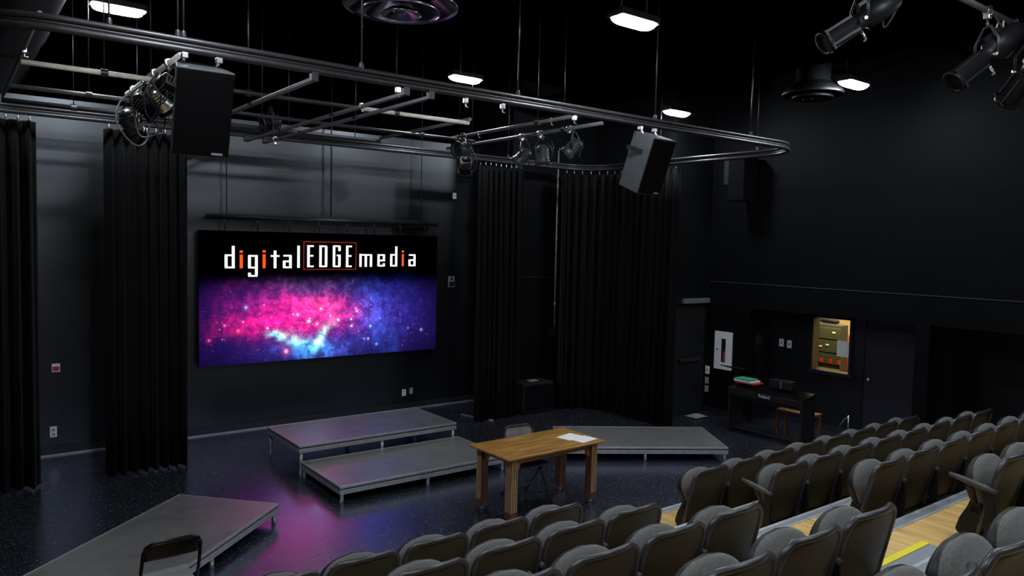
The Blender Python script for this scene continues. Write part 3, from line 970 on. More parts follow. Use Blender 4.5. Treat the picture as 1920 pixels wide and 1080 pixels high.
def folding_chair(label, loc, rz, back, seat, frame_m):
    """origin on the floor under the seat, chair faces local -y"""
    t = thing('folding_chair', label, 'chair', (*loc, 0), rz)
    fr = MB()
    hw = 0.21
    for s in (-1, 1):
        fr.tube([(s * hw, -0.26, 0.0), (s * hw, -0.02, 0.36), (s * (hw - 0.005), 0.11, 0.60), (s * (hw - 0.01), 0.18, 0.80)], 0.013, 10)
    top = [(-hw + 0.01, 0.18, 0.80), (-hw + 0.03, 0.187, 0.845), (-hw + 0.08, 0.19, 0.865), (hw - 0.08, 0.19, 0.865), (hw - 0.03, 0.187, 0.845), (hw - 0.01, 0.18, 0.80)]
    fr.tube(top, 0.013, 10)
    fr.build('frame', frame_m, t)
    rl = MB()
    for s in (-1, 1):
        rl.tube([(s * (hw - 0.035), 0.24, 0.0), (s * (hw - 0.035), -0.10, 0.43)], 0.012, 10)
    rl.tube([(-hw + 0.035, 0.19, 0.07), (hw - 0.035, 0.19, 0.07)], 0.009, 8)
    rl.tube([(-hw + 0.035, 0.10, 0.18), (hw - 0.035, 0.10, 0.18)], 0.009, 8)
    rl.tube([(-hw, -0.18, 0.12), (hw, -0.18, 0.12)], 0.009, 8)
    rl.build('rear_leg', frame_m, t)

    def sp(a, b):
        x = (a - 0.5) * 2
        return (x * 0.2, -0.23 + 0.41 * b, 0.475 - 0.008 * (1 - x * x) - 0.025 * b)
    MB().grid(sp, 11, 9).build('seat', seat, t, solid=0.03, bevel=0.006)

    def bp(a, b):
        x = (a - 0.5) * 2
        z = 0.735 + 0.125 * b
        wd = 0.195 if b < 0.6 else 0.195 - 0.035 * ((b - 0.6) / 0.4) ** 2
        return (x * wd, 0.152 + (z - 0.69) * 0.24 + 0.012 * (1 - x * x), z)
    MB().grid(bp, 11, 9).build('backrest', back, t, solid=0.012)
    ft = MB()
    for s in (-1, 1):
        ft.lathe([(0, 0), (0.016, 0), (0.016, 0.03)], (s * hw, -0.262, 0), n=10).lathe([(0, 0), (0.015, 0), (0.015, 0.03)], (s * (hw - 0.035), 0.242, 0), n=10)
    ft.build('rubber_foot', M['plastic'], t)
    return t


folding_chair('folding chair with grey back tucked behind the oak table', (5.60, 7.03), math.radians(-6), M['vinyl'], M['navy'], M['black'])
folding_chair('glossy black folding chair seen from behind at the bottom left', (1.31, 6.0), math.radians(181), M['glossblack'], M['vinyl'], M['glossblack'])

# ------------------------------------------------------------------ raked seating
D_, RZ_, V_, SP = 0.929, 0.273, 5.133, 0.627
FLOOR0 = 0.10
TIER = ('lowest, under the front row of seats', 'second from the stage', 'third from the stage', 'fourth from the stage', 'fifth from the stage', 'sixth from the stage', 'highest, at the back')
for i in range(7):
    z = FLOOR0 + RZ_ * i
    f0 = 5.66 - D_ * i
    t = thing('seating_tier', 'maple floored seating tier with metal nosing, ' + TIER[i], 'seating tier', (0, 0, 0), 0, 'stepped seating tiers')
    MB().bx(-2.9, 11.45, f0 - D_ + 0.002 - 0.03, f0 - 0.115, z - 0.03, z).build('tier_floor', M['maple'], t)
    MB().bx(-2.9, 11.45, f0 - 0.09, f0 - 0.035, z - 0.03, z + 0.003).build('grey_tread_strip', M['carpet'], t)
    MB().bx(-2.9, 11.45, f0 - 0.115, f0 - 0.09, z - 0.03, z + 0.004).bx(-2.9, 11.45, f0 - 0.035, f0, z - 0.035, z + 0.005).build('metal_nosing', M['nosing'], t)
    MB().bx(-2.9, 11.45, f0 - 0.06, f0 - 0.03, max(0, z - RZ_), z - 0.03).build('riser_board', M['black'], t)
for i, w_ in enumerate(('first', 'second', 'third', 'fourth', 'fifth')):
    z = FLOOR0 + RZ_ * i
    b0 = 5.66 - D_ * (i + 1)
    t = thing('aisle_step', 'grey aisle step with yellow edge on the %s tier from the stage' % w_, 'step', (0, b0, z), 0, 'aisle steps')
    MB().bx(4.72, 5.54, 0.0, 0.43, 0.002, 0.13).build('step_body', M['carpet'], t)
    MB().bx(4.72, 5.54, 0.385, 0.437, 0.11, 0.137).build('yellow_edge', M['yellow'], t)
    MB().bx(4.72, 5.54, 0.12, 0.15, 0.13, 0.132).bx(4.72, 5.54, 0.25, 0.28, 0.13, 0.132).build('grip_strip', M['nosing'], t)


def sgn(v, p):
    return math.copysign(abs(v) ** p, v)


def seat_parts():
    """meshes of one folded theatre seat, origin on its tier under the seat, facing +y"""
    P = {}

    def back(a, b):
        x = (a - 0.5) * 2
        hw = 0.285
        if b > 0.78:
            q = (b - 0.78) / 0.22
            hw = 0.285 - 0.085 * (1 - math.sqrt(max(0, 1 - q * q)))
        elif b < 0.12:
            hw = 0.285 - 0.03 * ((0.12 - b) / 0.12) ** 2
        z = 0.08 + 0.605 * b - 0.018 * b * x * x
        y = -0.095 - 0.16 * b + 0.05 * x * x * (0.4 + 0.6 * b)
        return (x * hw, y, z)
    P['backrest'] = (MB().grid(back, 17, 17), 'shell', dict(solid=0.022))
    edge = [back(0, j / 20) for j in range(21)] + [back(i / 16, 1) for i in range(1, 17)] + [back(1, 1 - j / 20) for j in range(1, 21)]
    P['rim'] = (MB().tube([(p[0], p[1] - 0.004, p[2]) for p in edge], 0.021, 8), 'rim', {})
    pad = MB().grid(lambda a, b: tuple(Vector(back(0.06 + 0.88 * a, 0.3 + 0.66 * b)) + Vector((0, 0.015 + 0.06 * (1 - (2 * a - 1) ** 4) * (1 - (2 * b - 1) ** 4), 0))), 13, 13)
    P['back_cushion'] = (pad, 'fabric', {})

    def ring(hw, hd, cy, z, n=28, e=0.75):
        return [(hw * sgn(math.cos(2 * PI * k / n), e), cy + hd * sgn(math.sin(2 * PI * k / n), e), z) for k in range(n)]

    def loft(secs, n=28):
        vs, fs = [], []
        for s in secs:
            vs += ring(*s, n=n)
        k = len(secs)
        for i in range(k - 1):
            for j in range(n):
                fs.append((i * n + j, i * n + (j + 1) % n, (i + 1) * n + (j + 1) % n, (i + 1) * n + j))
        fs += [tuple(reversed(range(n))), tuple((k - 1) * n + j for j in range(n))]
        return MB().add(vs, fs, True)
    cu, pn = [], []
    N = 18
    for i in range(N + 1):
        q = i / N
        z = 0.25 + 0.385 * q
        base = 0.165 + 0.105 * min(1, q / 0.5) ** 0.8
        cap = math.sqrt(max(0.0, 1 - max(0, (q - 0.5) / 0.5) ** 2.3))
        hw = max(0.004, base * cap)
        hd = max(0.004, (0.045 + 0.04 * math.sin(PI * min(1, q * 1.05))) * cap ** 0.6)
        cy = -0.045 + 0.04 * q
        cu.append((hw, hd, cy, z))
        pn.append((hw + 0.010 * cap, hd * 0.8 + 0.004, cy + 0.028, z - 0.006))
    P['seat_cushion'] = (loft(cu), 'fabric', {})
    P['seat_pan'] = (loft(pn), 'plastic', {})
    ped = MB()
    prof = [(-0.12, 0.02), (0.10, 0.02), (0.115, 0.05), (0.09, 0.14), (0.035, 0.25), (0.02, 0.30), (-0.06, 0.30), (-0.09, 0.16)]
    ped.prism(prof, 0, -0.20, -0.14)
    ped.prism(prof, 0, 0.14, 0.20)
    ped.bx(-0.2, 0.2, -0.06, 0.02, 0.2, 0.27)
    ped.bx(-0.2, 0.2, -0.1, 0.09, 0.0, 0.02)
    P['pedestal'] = (ped, 'plastic', dict(bevel=0.01))
    P['base_rail'] = (MB().bx(-0.29, 0.29, -0.15, -0.085, 0.02, 0.085), 'plastic', dict(bevel=0.006))
    return P


def arm_mb(side):
    a = MB()
    x = side * 0.313
    secs = [(-0.20, 0.435), (-0.1, 0.455), (0.03, 0.48), (0.13, 0.495)]
    a.tube([(x, y, z) for y, z in secs], [0.020, 0.023, 0.023, 0.016], 12, flat=1.0)
    return a


def post_mb(side):
    x = side * 0.313
    return MB().bx(x - 0.014, x + 0.014, -0.20, -0.13, 0.02, 0.44)


PARTS = seat_parts()
LABELS = {'back_cushion': 'charcoal back cushion', 'seat_cushion': 'charcoal cushion folded up', 'base_rail': 'black rail'}


def make_seat(name):
    t = thing(name, '', 'theatre seat')
    objs = {}
    for n in ('backrest', 'back_cushion', 'seat_cushion', 'seat_pan', 'pedestal', 'base_rail'):
        mb, m, kw = PARTS[n]
        objs[n] = mb.build(n, M[m], t, **kw)
    PARTS['rim'][0].build('rim', M['rim'], objs['backrest'])
    return t


proto = make_seat('theatre_seat')
ARM = {k: f for k, f in (('L', arm_mb(-1)), ('R', arm_mb(1)))}
POST = {'L': post_mb(-1), 'R': post_mb(1)}
_cache = {}


def attach(t, code):
    for key, mb, nm, m in ((code, ARM[code], 'armrest', 'arm'), ('p' + code[0], POST[code[0]], 'arm_post', 'plastic')):
        if key in _cache:
            o = _cache[key].copy()
            COL.objects.link(o)
            o.parent = t
        else:
            _cache[key] = mb.build(nm, M[m], t, bevel=0.0 if nm == 'armrest' else 0.006)


ORD = ['first', 'second', 'third', 'fourth', 'fifth', 'sixth', 'seventh', 'eighth', 'ninth']
first = True
for block, rows in (('R', {0: 8, 1: 8, 2: 7, 3: 2}), ('L', {0: 5, 1: 4, 2: 4, 3: 3, 4: 3})):
    for r, n in rows.items():
        for j in range(n):
            u = 6.465 + j * SP if block == 'R' else 4.32 - j * SP
            if first:
                s = proto
                first = False
            else:
                s = copy_tree(bare)
            if s is proto:
                bare = copy_tree(proto)
            s.location = (u, V_ - D_ * r, FLOOR0 + RZ_ * r)
            s.rotation_euler = (0, 0, math.radians(random.uniform(-0.6, 0.6)))
            side = 'right' if block == 'R' else 'left'
            s['label'] = 'charcoal folded theatre seat, %s from the aisle, %s row of the %s block' % (ORD[j], ORD[r], side)
            s['group'] = '%s row of theatre seats %s of the aisle' % (ORD[r], side)
            if block == 'R':
                attach(s, 'R')
                if j == 0:
                    if r % 2:
                        attach(s, 'L')
            else:
                if j:
                    attach(s, 'R')
for o in [bare] + list(bare.children_recursive):
    bpy.data.objects.remove(o)


# ------------------------------------------------------------------ hanging speakers
def speaker(label, loc, tilt, yaw, w_=0.42, d_=0.36, h_=0.70, clamps=True):
    t = thing('loudspeaker', label, 'loudspeaker', loc)
    R = Matrix.Rotation(yaw, 3, 'Z') @ Matrix.Rotation(tilt, 3, 'X')

    def P(x, y, z):
        return R @ Vector((x, y, z))
    body = MB()
    prof = [(-w_ / 2, -d_ / 2), (w_ / 2, -d_ / 2), (w_ * 0.36, d_ / 2), (-w_ * 0.36, d_ / 2)]
    vs = [P(x, y, 0) for x, y in prof] + [P(x, y, -h_) for x, y in prof]
    body.add(vs, [(0, 1, 2, 3), (7, 6, 5, 4), (0, 4, 5, 1), (1, 5, 6, 2), (2, 6, 7, 3), (3, 7, 4, 0)])
    body.build('cabinet', M['cabinet'], t, bevel=0.012)
    gr = MB().box(P(0, -d_ / 2 - 0.006, -h_ / 2), (w_ * 0.97, 0.014, h_ * 0.97), R)
    gr.build('grille', M['speaker'], t, bevel=0.008)
    MB().box(P(w_ * 0.27, -d_ / 2 - 0.016, -h_ * 0.955), (0.085, 0.004, 0.016), R).build('badge', M['greyplate'], t)
    for x in (-w_ * 0.3, w_ * 0.3):
        hw = MB()
        a_ = P(x, 0.06, -0.01)
        b_ = Vector((a_.x, 6.1 - loc[1], 4.47 - loc[2]))
        hw.tube([a_, b_], 0.016, 8)
        hw.box(b_, (0.045, 0.05, 0.04))
        hw.build('hanging_clamp', M['chrome'], t, bevel=0.004)
    side = MB()
    side.box(P(-w_ * 0.455, 0.0, -h_ * 0.3), (0.02, d_ * 0.9, 0.05), R @ Matrix.Rotation(math.radians(9), 3, 'Z'))
    side.build('handle_strip', M['plastic'], t)
    return t


speaker('large black loudspeaker hanging from the track at upper left', (1.60, 6.1, 4.41), math.radians(18), math.radians(-2), 0.42, 0.36, 0.66)
speaker('black loudspeaker hanging from the track in front of the corner curtain', (6.56, 6.0, 4.39), math.radians(20), math.radians(3), 0.40, 0.36, 0.66)
t = thing('wall_speaker', 'black loudspeaker bracketed high on the right wall', 'loudspeaker', (11.4, 8.3, 4.4))
MB().bx(-0.42, -0.02, -0.35, -0.02, -0.47, 0.33).build('cabinet', M['speaker'], t, bevel=0.015)
MB().bx(-0.06, 0.1, -0.02, 0.35, -0.15, 0.42).build('bracket', M['black'], t, bevel=0.01)


# ------------------------------------------------------------------ theatre lights
def stage_light(label, clamp, pivot, aim, kind='par', mbody='fixture', loop_=True):
    """clamp: point on the pipe; pivot: body centre; aim: direction of the beam"""
    t = thing('stage_light', label, 'stage light', clamp, 0, 'theatre lights on the overhead pipes')
    c = Vector(pivot) - Vector(clamp)
    a = Vector(aim).normalized()
    side = a.cross(Vector((0, 0, 1))).normalized()
    if kind == 'par':
        prof = [(0.0, -0.15), (0.045, -0.15), (0.075, -0.11), (0.085, -0.05), (0.088, 0.04), (0.10, 0.06), (0.10, 0.10), (0.088, 0.10), (0.085, 0.08)]
        L = 0.10
    else:
        prof = [(0.0, -0.36), (0.06, -0.36), (0.085, -0.32), (0.10, -0.20), (0.10, -0.06), (0.07, -0.04), (0.07, 0.05), (0.082, 0.06), (0.082, 0.30), (0.095, 0.31), (0.095, 0.34), (0.08, 0.34), (0.078, 0.30)]
        L = 0.34
    MB().lathe(prof, c, a, 24).build('body', M[mbody], t)
    R_ = prof[-1][0]
    MB().lathe([(0.0, L - 0.02), (R_ * 0.6, L - 0.025), (R_, L - 0.035)], c, a, 20).build('lens', M['lens'], t)
    fn = MB()
    up = side.cross(a)
    if kind == 'par':
        for k in range(5):
            h = -0.12 + 0.028 * k
            fn.lathe([(0.088, h), (0.096, h), (0.096, h + 0.008), (0.088, h + 0.008)], c, a, 20)
        fr4 = MB().lathe([(0.10, 0.10), (0.115, 0.10), (0.115, 0.12), (0.10, 0.12)], c, a, 20)
        fr4.build('colour_frame', M['black'], t)
    else:
        for k in range(4):
            fn.box(c + a * 0.18 + (side * math.cos(k * PI / 2 + 0.6) + up * math.sin(k * PI / 2 + 0.6)) * 0.085, (0.02, 0.02, 0.24), frame(a))
        fn.box(c - a * 0.13 + up * 0.1, (0.05, 0.05, 0.16), frame(a))
        fn.box(c + a * 0.31, (0.17, 0.17, 0.02), frame(a))
        kn = MB()
        for k in (-1, 1):
            kn.tube([c + side * k * 0.10 + a * 0.02, c + side * k * 0.15 + a * 0.02], 0.012, 8)
        kn.tube([c + a * 0.02 - up * 0.07, c + a * 0.02 - up * 0.15, c + a * 0.02 - up * 0.16 + side * 0.03], 0.01, 8)
        kn.build('knob', M['chrome'], t)
    fn.build('cooling_fin' if kind == 'par' else 'barrel_rail', M['fin'] if kind == 'par' else M['fixture'], t)
    r = 0.125 if kind == 'par' else 0.14
    top = Vector((0, 0, -0.05))
    yk = MB()
    top2 = Vector((c.x, c.y, c.z + r + 0.09)) if c.length > 0.05 else top
    yk.tube([c + side * r, c + side * r + Vector((0, 0, r * 0.8)), top2 + side * 0.04, top2 - side * 0.04, c - side * r + Vector((0, 0, r * 0.8)), c - side * r], 0.011, 8, flat=1.0)
    yk.tube([top2, top], 0.012, 8)
    yk.build('yoke', M['black'], t)
    ck = MB().lathe([(0.028, -0.025), (0.04, -0.025), (0.04, 0.025), (0.028, 0.025)], (0, 0, 0), (0, 1, 0), 16)
    ck.box((0, 0, -0.045), (0.035, 0.045, 0.04))
    ck.tube([(0.03, 0, -0.03), (0.075, 0, -0.045)], 0.009, 8)
    ck.build('clamp', M['chrome'], t, bevel=0.003)
    if loop_:
        p = c - a * (0.14 if kind == 'par' else 0.33)
        q = [p, p - a * 0.06 + Vector((0, 0, -0.05)), p + Vector((0.02, 0.02, -0.17)) + side * 0.05, p + side * 0.14 + Vector((0, 0, -0.16)), p + side * 0.15 + Vector((0, 0, 0.02)), Vector((0.05, 0.0, 0.02))]
        MB().tube(smooth_path(q), 0.007, 6).build('power_cable', M['cable'], t)
    return t


def smooth_path(q, n=6):
    q = [Vector(p) for p in q]
    out = []
    for i in range(len(q) - 1):
        p0, p1, p2, p3 = q[max(i - 1, 0)], q[i], q[i + 1], q[min(i + 2, len(q) - 1)]
        for k in range(n):
            s = k / n
            out.append(0.5 * ((2 * p1) + (p2 - p0) * s + (2 * p0 - 5 * p1 + 4 * p2 - p3) * s * s + (3 * p1 - p0 - 3 * p2 + p3) * s ** 3))
    out.append(q[-1])
    return out


# cluster on the cross pipe at the left
stage_light('grey theatre light lowest in the cable tangle at upper left', (1.65, 8.95, 4.66), (1.62, 8.95, 4.30), (0.5, 0.5, -0.8), 'par', 'fin')
stage_light('dark theatre light in the middle of the tangle at upper left', (1.65, 8.35, 4.66), (1.66, 8.35, 4.40), (0.7, -0.2, -0.6), 'par')
stage_light('pale theatre light of the tangle with a bright reflector', (1.65, 7.9, 4.66), (1.68, 7.85, 4.40), (0.6, 0.3, -0.5), 'par', 'chrome')
stage_light('theatre light of the tangle closest to the left loudspeaker', (1.65, 7.35, 4.66), (1.68, 7.35, 4.43), (0.8, 0.2, -0.4), 'par')
for i, (y, dx, m) in enumerate(((8.7, -0.16, 'palecable'), (8.2, 0.12, 'palecable'), (7.75, -0.1, 'cable'))):
    q = [(1.66, y, 4.66), (1.66 + dx, y + 0.08, 4.5), (1.66 + dx * 1.4, y - 0.05, 4.26), (1.66 + dx * 0.3, y + 0.05, 4.06 + 0.05 * i), (1.66 - dx * 0.6, y + 0.15, 4.12), (1.66 - dx * 0.8, y + 0.2, 4.4), (1.66, y + 0.25, 4.66)]
    tag(MB().tube(smooth_path(q), 0.008, 6).build('loose_cable', M[m]),
        ['pale looped cable hanging lowest in the left light tangle', 'pale short cable loop in the middle of the left light tangle', 'dark cable loop beside the left loudspeaker'][i], 'cable')
# on the right cross pipes
stage_light('small dark theatre light left of the finned ones above the narrow curtain', (6.45, 9.75, 4.60), (6.45, 9.75, 4.28), (0.3, 0.6, -0.8), 'par')
stage_light('grey finned theatre light, left of the three above the right curtains', (6.45, 8.35, 4.60), (6.45, 8.35, 4.30), (-0.5, 0.5, -0.7), 'par', 'fin')
stage_light('grey finned theatre light, middle of the three, pointing straight down', (6.45, 7.95, 4.60), (6.50, 7.95, 4.30), (0.15, 0.1, -1.0), 'par', 'fin')
stage_light('grey finned theatre light, right of the three above the right curtains', (6.45, 7.35, 4.60), (6.50, 7.35, 4.34), (-0.55, 0.5, -0.7), 'par', 'fin')
stage_light('flat grey theatre light lying at the end of the crossing pipe', (6.1, 9.3, 4.60), (5.95, 9.1, 4.44), (-0.9, -0.2, -0.1), 'par', 'fin', False)
stage_light('small dark theatre light high above the middle of the screen', (3.63, 10.2, 4.45), (3.6, 10.3, 4.68), (-0.9, 0.0, -0.2), 'par', 'fixture', False)
# big ellipsoidals at upper right
pipe('black pipe above the two big spotlights at top right, left one', (5.2, 3.15), (6.6, 3.15), DP, z=5.33, rods=(0.5,))
pipe('black pipe above the two big spotlights at top right, right one', (6.2, 2.62), (9.5, 2.62), DP, z=5.06, rods=(0.6,))
stage_light('long black spotlight at the top edge, left of the two', (5.92, 3.15, 5.33), (5.88, 3.23, 4.945), (-0.46, 0.32, -0.37), 'long')
stage_light('long black spotlight at the top right edge, right of the two', (6.72, 2.62, 5.06), (6.69, 2.60, 4.69), (-0.45, 0.31, -0.46), 'long')
stage_light('partly visible black spotlight at the right edge of the frame', (7.25, 2.62, 5.06), (7.32, 2.5, 4.66), (0.3, 0.5, -0.5), 'long')
for i, q in enumerate(([(6.95, 2.62, 5.02), (6.85, 2.6, 4.93), (6.8, 2.58, 4.82), (6.78, 2.6, 4.72)],
                       [(7.05, 2.62, 5.08), (7.0, 2.6, 4.95), (7.1, 2.58, 4.9), (7.2, 2.6, 5.0), (7.3, 2.6, 5.06)])):
    tag(MB().tube(smooth_path(q), 0.007, 6).build('loose_cable', M['palecable']),
        ['thin pale cable dropping to the right spotlight at upper right', 'pale cable looped along the pipe in the top right corner'][i], 'cable')
# clamps and clips along the track
for i, (x, y, z, l_) in enumerate(((3.29, 6.1, 4.465, 'under the track left of the middle light'), (3.37, 7.0, 4.455, 'on the flat middle bar near the track'), (4.02, 6.1, 4.465, 'under the track below the middle light'),
                                   (4.46, 6.1, 4.465, 'under the track right of the middle light'), (5.42, 6.1, 4.465, 'white on the track left of the right loudspeaker'), (6.1, 7.3, 4.66, 'white on the cross pipe above the finned lights'),
                                   (6.1, 8.9, 4.66, 'white at the far end of the cross pipe'), (0.57, 7.6, 4.64, 'on the thin pipe at the far left'))):
    t = thing('pipe_clamp', 'small bright clamp ' + l_, 'clamp', (x, y, z), 0, 'bright pipe clamps')
    MB().bx(-0.022, 0.022, -0.02, 0.02, -0.026, 0.026).build('jaw', M['chrome'], t, bevel=0.006)
    MB().tube([(0, 0, -0.02), (0.0, 0, -0.055), (0.03, 0, -0.06)], 0.007, 8).build('bolt', M['chrome'], t)


# ------------------------------------------------------------------ things on the walls
def plate(label, loc, nrm, w_, h_, m='white', holes=2, name='wall_outlet', cat='outlet'):
    t = thing(name, label, cat, loc)
    n = Vector(nrm)
    s = Vector((0, 0, 1)).cross(n)

    def bx(cx, cz, ww, hh, d0, d1, mm, nm):
        c = n * ((d0 + d1) / 2) + s * cx + Vector((0, 0, cz))
        sz = Vector((abs(s.x) * ww + abs(n.x) * (d1 - d0), abs(s.y) * ww + abs(n.y) * (d1 - d0), hh))
        return MB().box(c, sz).build(nm, M[mm], t, bevel=0.002)
    bx(0, 0, w_, h_, 0.0, 0.012, m, 'cover_plate')
    for k in range(holes):
        z = (k - (holes - 1) / 2) * h_ * 0.42
        bx(0, z, w_ * 0.45, h_ * 0.24, 0.012, 0.016, 'greyplate', 'socket')
    return t


plate('white outlet low on the lit wall strip at left', (1.18, 12.1, 0.33), (0, -1, 0), 0.085, 0.15)
t = plate('white and red alarm box on the lit wall strip at left', (1.22, 12.1, 1.23), (0, -1, 0), 0.10, 0.12, 'white', 0, 'alarm_box', 'alarm box')
MB().bx(-0.04, 0.04, -0.03, -0.012, -0.03, 0.02).build('pull_handle', M['red'], t)
plate('white sensor high on the wall right of the screen', (7.76, 12.1, 3.98), (0, -1, 0), 0.075, 0.11, 'white', 1, 'wall_sensor', 'sensor')
t = plate('grey intercom plate on the wall right of the screen', (7.72, 12.1, 2.35), (0, -1, 0), 0.14, 0.21, 'greyplate', 0, 'intercom_plate', 'intercom')
MB().bx(-0.05, 0.05, -0.03, -0.012, -0.085, 0.0).build('speaker_box', M['plastic'], t)
MB().lathe([(0, 0.03), (0.02, 0.03), (0.022, 0.012)], (0, 0, 0.055), (0, -1, 0), 14).build('knob', M['plastic'], t)
plate('white outlet below the right end of the screen', (6.73, 12.1, 0.31), (0, -1, 0), 0.08, 0.12)
plate('dark outlet just right of the white one below the screen', (6.88, 12.1, 0.33), (0, -1, 0), 0.07, 0.11, 'greyplate', 1)

t = thing('wall_conduit', 'thin grey conduit running down the wall between the right curtains', 'conduit', (9.42, 11.03, 0))
MB().tube([(0, 0, 1.5), (0, 0, 4.9)], 0.016, 10).build('conduit_pipe', mat('grey_conduit', (0.36, 0.37, 0.37), 0.45, metal=0.4), t)
cp = MB()
for z in (1.95, 3.2, 4.4):
    cp.lathe([(0.016, -0.03), (0.022, -0.03), (0.022, 0.03), (0.016, 0.03)], (0, 0, z), n=12)
cp.build('coupling', M['greyplate'], t)
t = thing('junction_box', 'dark junction box at the foot of the grey conduit', 'junction box', (9.40, 11.0, 1.40))
MB().bx(-0.13, 0.07, -0.04, 0.05, -0.07, 0.09).build('box', M['black'], t, bevel=0.006)
t = thing('power_socket', 'white and red socket beside the junction box under the conduit', 'outlet', (9.55, 11.0, 1.38))
MB().bx(-0.055, 0.0, -0.05, 0.05, -0.065, 0.065).build('white_half', M['white'], t, bevel=0.004)
MB().bx(0.0, 0.05, -0.045, 0.05, -0.05, 0.06).build('red_half', M['red'], t, bevel=0.004)
plate('grey outlet just above the white and red socket', (9.6, 11.05, 1.62), (0, -1, 0), 0.075, 0.13, 'greyplate')

# cabinet with a narrow window, on the right wall
t = thing('wall_cabinet', 'white extinguisher cabinet with a narrow window on the right wall', 'cabinet', (11.5, 8.615, 1.21))
cb = MB()
cb.bx(-0.03, 0, -0.19, -0.06, -0.35, 0.35).bx(-0.03, 0, 0.05, 0.19, -0.35, 0.35).bx(-0.03, 0, -0.06, 0.05, 0.22, 0.35).bx(-0.03, 0, -0.06, 0.05, -0.35, -0.22)
cb.build('door', M['white'], t)
MB().bx(-0.008, 0, -0.06, 0.05, -0.22, 0.22).build('window_slot', M['plastic'], t)
MB().bx(-0.016, -0.006, -0.05, 0.0, -0.2, -0.02).build('red_extinguisher_part', M['maroon'], t)
MB().lathe([(0, 0.012), (0.012, 0.012), (0.014, 0)], (-0.03, 0.12, 0.02), (-1, 0, 0), 10).build('latch', M['plastic'], t)
plate('left one of two white light switches beside the booth window', (12.15, 7.84, 1.41), (-1, 0, 0), 0.09, 0.14, 'white', 1, 'light_switch', 'switch')
plate('right one of two white light switches beside the booth window', (12.15, 7.68, 1.40), (-1, 0, 0), 0.09, 0.14, 'white', 1, 'light_switch', 'switch')
plate('white control plate left of the extinguisher cabinet', (11.49, 8.96, 0.80), (-1, 0, 0), 0.10, 0.15, 'white', 1, 'control_plate', 'control plate')
plate('upper dark plate under the white control plate', (11.49, 8.96, 0.60), (-1, 0, 0), 0.08, 0.12, 'greyplate', 1, 'control_plate', 'control plate')
plate('lower dark plate under the white control plate', (11.49, 8.96, 0.44), (-1, 0, 0), 0.08, 0.12, 'greyplate', 1, 'control_plate', 'control plate')

# ------------------------------------------------------------------ floor clutter
t = thing('floor_speaker', 'black box speaker on the floor between the right curtains', 'loudspeaker', (8.68, 10.75, 0))
MB().bx(-0.36, 0.36, -0.2, 0.25, 0.02, 0.56).build('cabinet', M['matte'], t, bevel=0.02)
MB().bx(-0.33, 0.33, -0.215, -0.2, 0.06, 0.52).build('grille', M['speaker'], t, bevel=0.006)
MB().bx(-0.1, 0.1, -0.06, 0.06, 0.565, 0.575).build('handle', M['greyplate'], t)
tag(MB().tube([(6.65 + 0.72, 11.15, 0.012), (7.2 + 0.4, 10.42 + 0.05, 0.012)], 0.012, 8).build('thin_rod', M['greyplate']), 'thin grey rod lying on the floor right of the taller deck', 'rod')
t = thing('crumpled_cloth', 'small pale cloth on the floor below the corner door', 'cloth', (10.95, 8.75, 0))
MB().grid(lambda a, b: ((a - 0.5) * 0.34, (b - 0.5) * 0.26, 0.02 + 0.05 * abs(math.sin(7 * a + 3 * b)) * math.sin(PI * a) * math.sin(PI * b)), 14, 12).build('cloth', M['greyplate'], t, solid=0.006)

# digital piano
t = thing('digital_piano', 'black digital piano standing along the right wall', 'piano', (10.75, 7.1, 0))
MB().bx(-0.18, 0.22, -0.68, 0.70, 0.60, 0.76).build('body', M['plastic'], t, bevel=0.015)
MB().prism([(-0.18, 0.76), (0.22, 0.76), (0.22, 0.83), (0.05, 0.80)], 1, -0.68, 0.70).build('lid', M['glossblack'], t)
MB().bx(0.14, 0.17, -0.64, 0.66, 0.56, 0.60).build('back_panel', M['plastic'], t)
for y in (-0.66, 0.68):
    MB().bx(-0.17, 0.2, y - 0.02, y + 0.02, 0.0, 0.62).build('side_panel', M['plastic'], t, bevel=0.006)
MB().bx(-0.05, 0.05, -0.64, 0.66, 0.06, 0.1).build('pedal_bar', M['black'], t)
ky = MB()
for k in range(30):
    y = -0.62 + k * 0.0428
    ky.bx(-0.215, -0.18, y, y + 0.039, 0.63, 0.655)
ky.build('key_cover', M['glossblack'], t)
fc = bpy.data.curves.new('maker_lettering', 'FONT')
fc.body = 'Roland'
fc.size = 0.075
fc.extrude = 0.001
ft_ = bpy.data.objects.new('maker_lettering_curve', fc)
COL.objects.link(ft_)
fme = bpy.data.meshes.new_from_object(ft_.evaluated_get(bpy.context.evaluated_depsgraph_get()))
bpy.data.objects.remove(ft_)
fo = bpy.data.objects.new('maker_lettering', fme)
COL.objects.link(fo)
fo.parent = t
fo.location = (-0.184, 0.10, 0.69)
fo.rotation_euler = (PI / 2, 0, -PI / 2)
fme.materials.clear()
fme.materials.append(mat('pale_lettering', (0.5, 0.52, 0.75), 0.5))
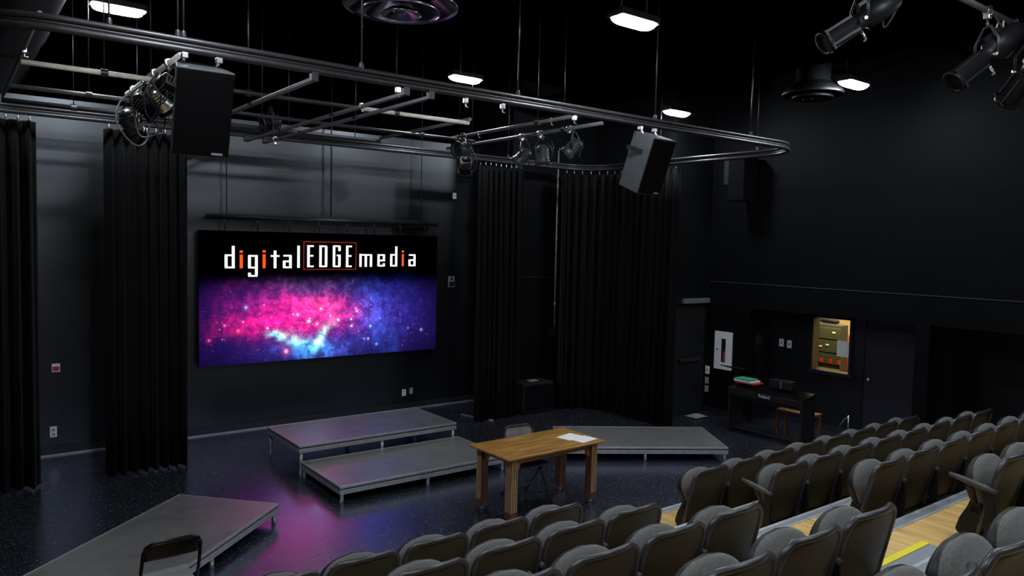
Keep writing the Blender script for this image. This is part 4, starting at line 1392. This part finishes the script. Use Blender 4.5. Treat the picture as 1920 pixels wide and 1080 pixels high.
for i, (l_, m, z, y0, y1) in enumerate((('red booklet at the bottom of the small stack on the piano', 'red', 0.84, 7.36, 7.76), ('white booklet in the middle of the stack on the piano', 'white', 0.865, 7.42, 7.78), ('teal booklet on top of the stack on the piano', 'teal', 0.89, 7.46, 7.78))):
    o = MB().bx(-0.13, 0.11, -(y1 - y0) / 2, (y1 - y0) / 2, 0, 0.022).build('booklet', M[m])
    o.location = (10.82, (y0 + y1) / 2, z)
    tag(o, l_, 'booklet', 'booklets stacked on the piano')
t = thing('black_case', 'black case standing on the piano right of the booklets', 'case', (10.86, 6.95, 0.835))
MB().bx(-0.06, 0.08, -0.2, 0.22, 0, 0.14).build('case_body', M['plastic'], t, bevel=0.01)
MB().bx(-0.066, -0.06, -0.015, 0.015, 0.01, 0.13).build('strap', mat('violet_strap', (0.06, 0.05, 0.16), 0.5), t)
t = thing('wooden_bench', 'small orange wooden bench behind the piano', 'bench', (11.2, 6.86, 0))
MB().bx(-0.15, 0.15, -0.33, 0.33, 0.41, 0.45).build('seat', M['orange'], t, bevel=0.005)
for sx in (-0.12, 0.12):
    for sy in (-0.3, 0.3):
        MB().bx(sx - 0.02, sx + 0.02, sy - 0.02, sy + 0.02, 0, 0.41).build('leg', M['orange'], t)
t = thing('music_stand', 'black music stand between the extinguisher cabinet and the piano', 'music stand', (11.2, 8.1, 0))
MB().tube([(0, 0, 0.05), (0, 0, 0.95)], 0.012, 8).build('pole', M['black'], t)
MB().box((0, 0, 0.98), (0.3, 0.48, 0.015), Matrix.Rotation(0.25, 3, 'Y')).build('desk', M['black'], t, bevel=0.004)
for k in range(3):
    a = 2 * PI * k / 3
    MB().tube([(0, 0, 0.16), (0.25 * math.cos(a), 0.25 * math.sin(a), 0.012)], 0.009, 8).build('leg', M['black'], t)
t = thing('microphone_stand', 'chrome folded microphone stand on the floor near the recessed door', 'stand', (11.75, 6.3, 0))
MB().lathe([(0, 0), (0.12, 0.0), (0.12, 0.02), (0.03, 0.05), (0.015, 0.06)], n=20).build('base', M['black'], t)
MB().tube([(0, 0, 0.05), (0, 0, 0.42)], 0.011, 8).build('pole', M['chrome'], t)
MB().tube([(0, 0, 0.4), (0.05, 0.1, 0.33), (0.06, 0.18, 0.2)], 0.01, 8).build('boom', M['chrome'], t)
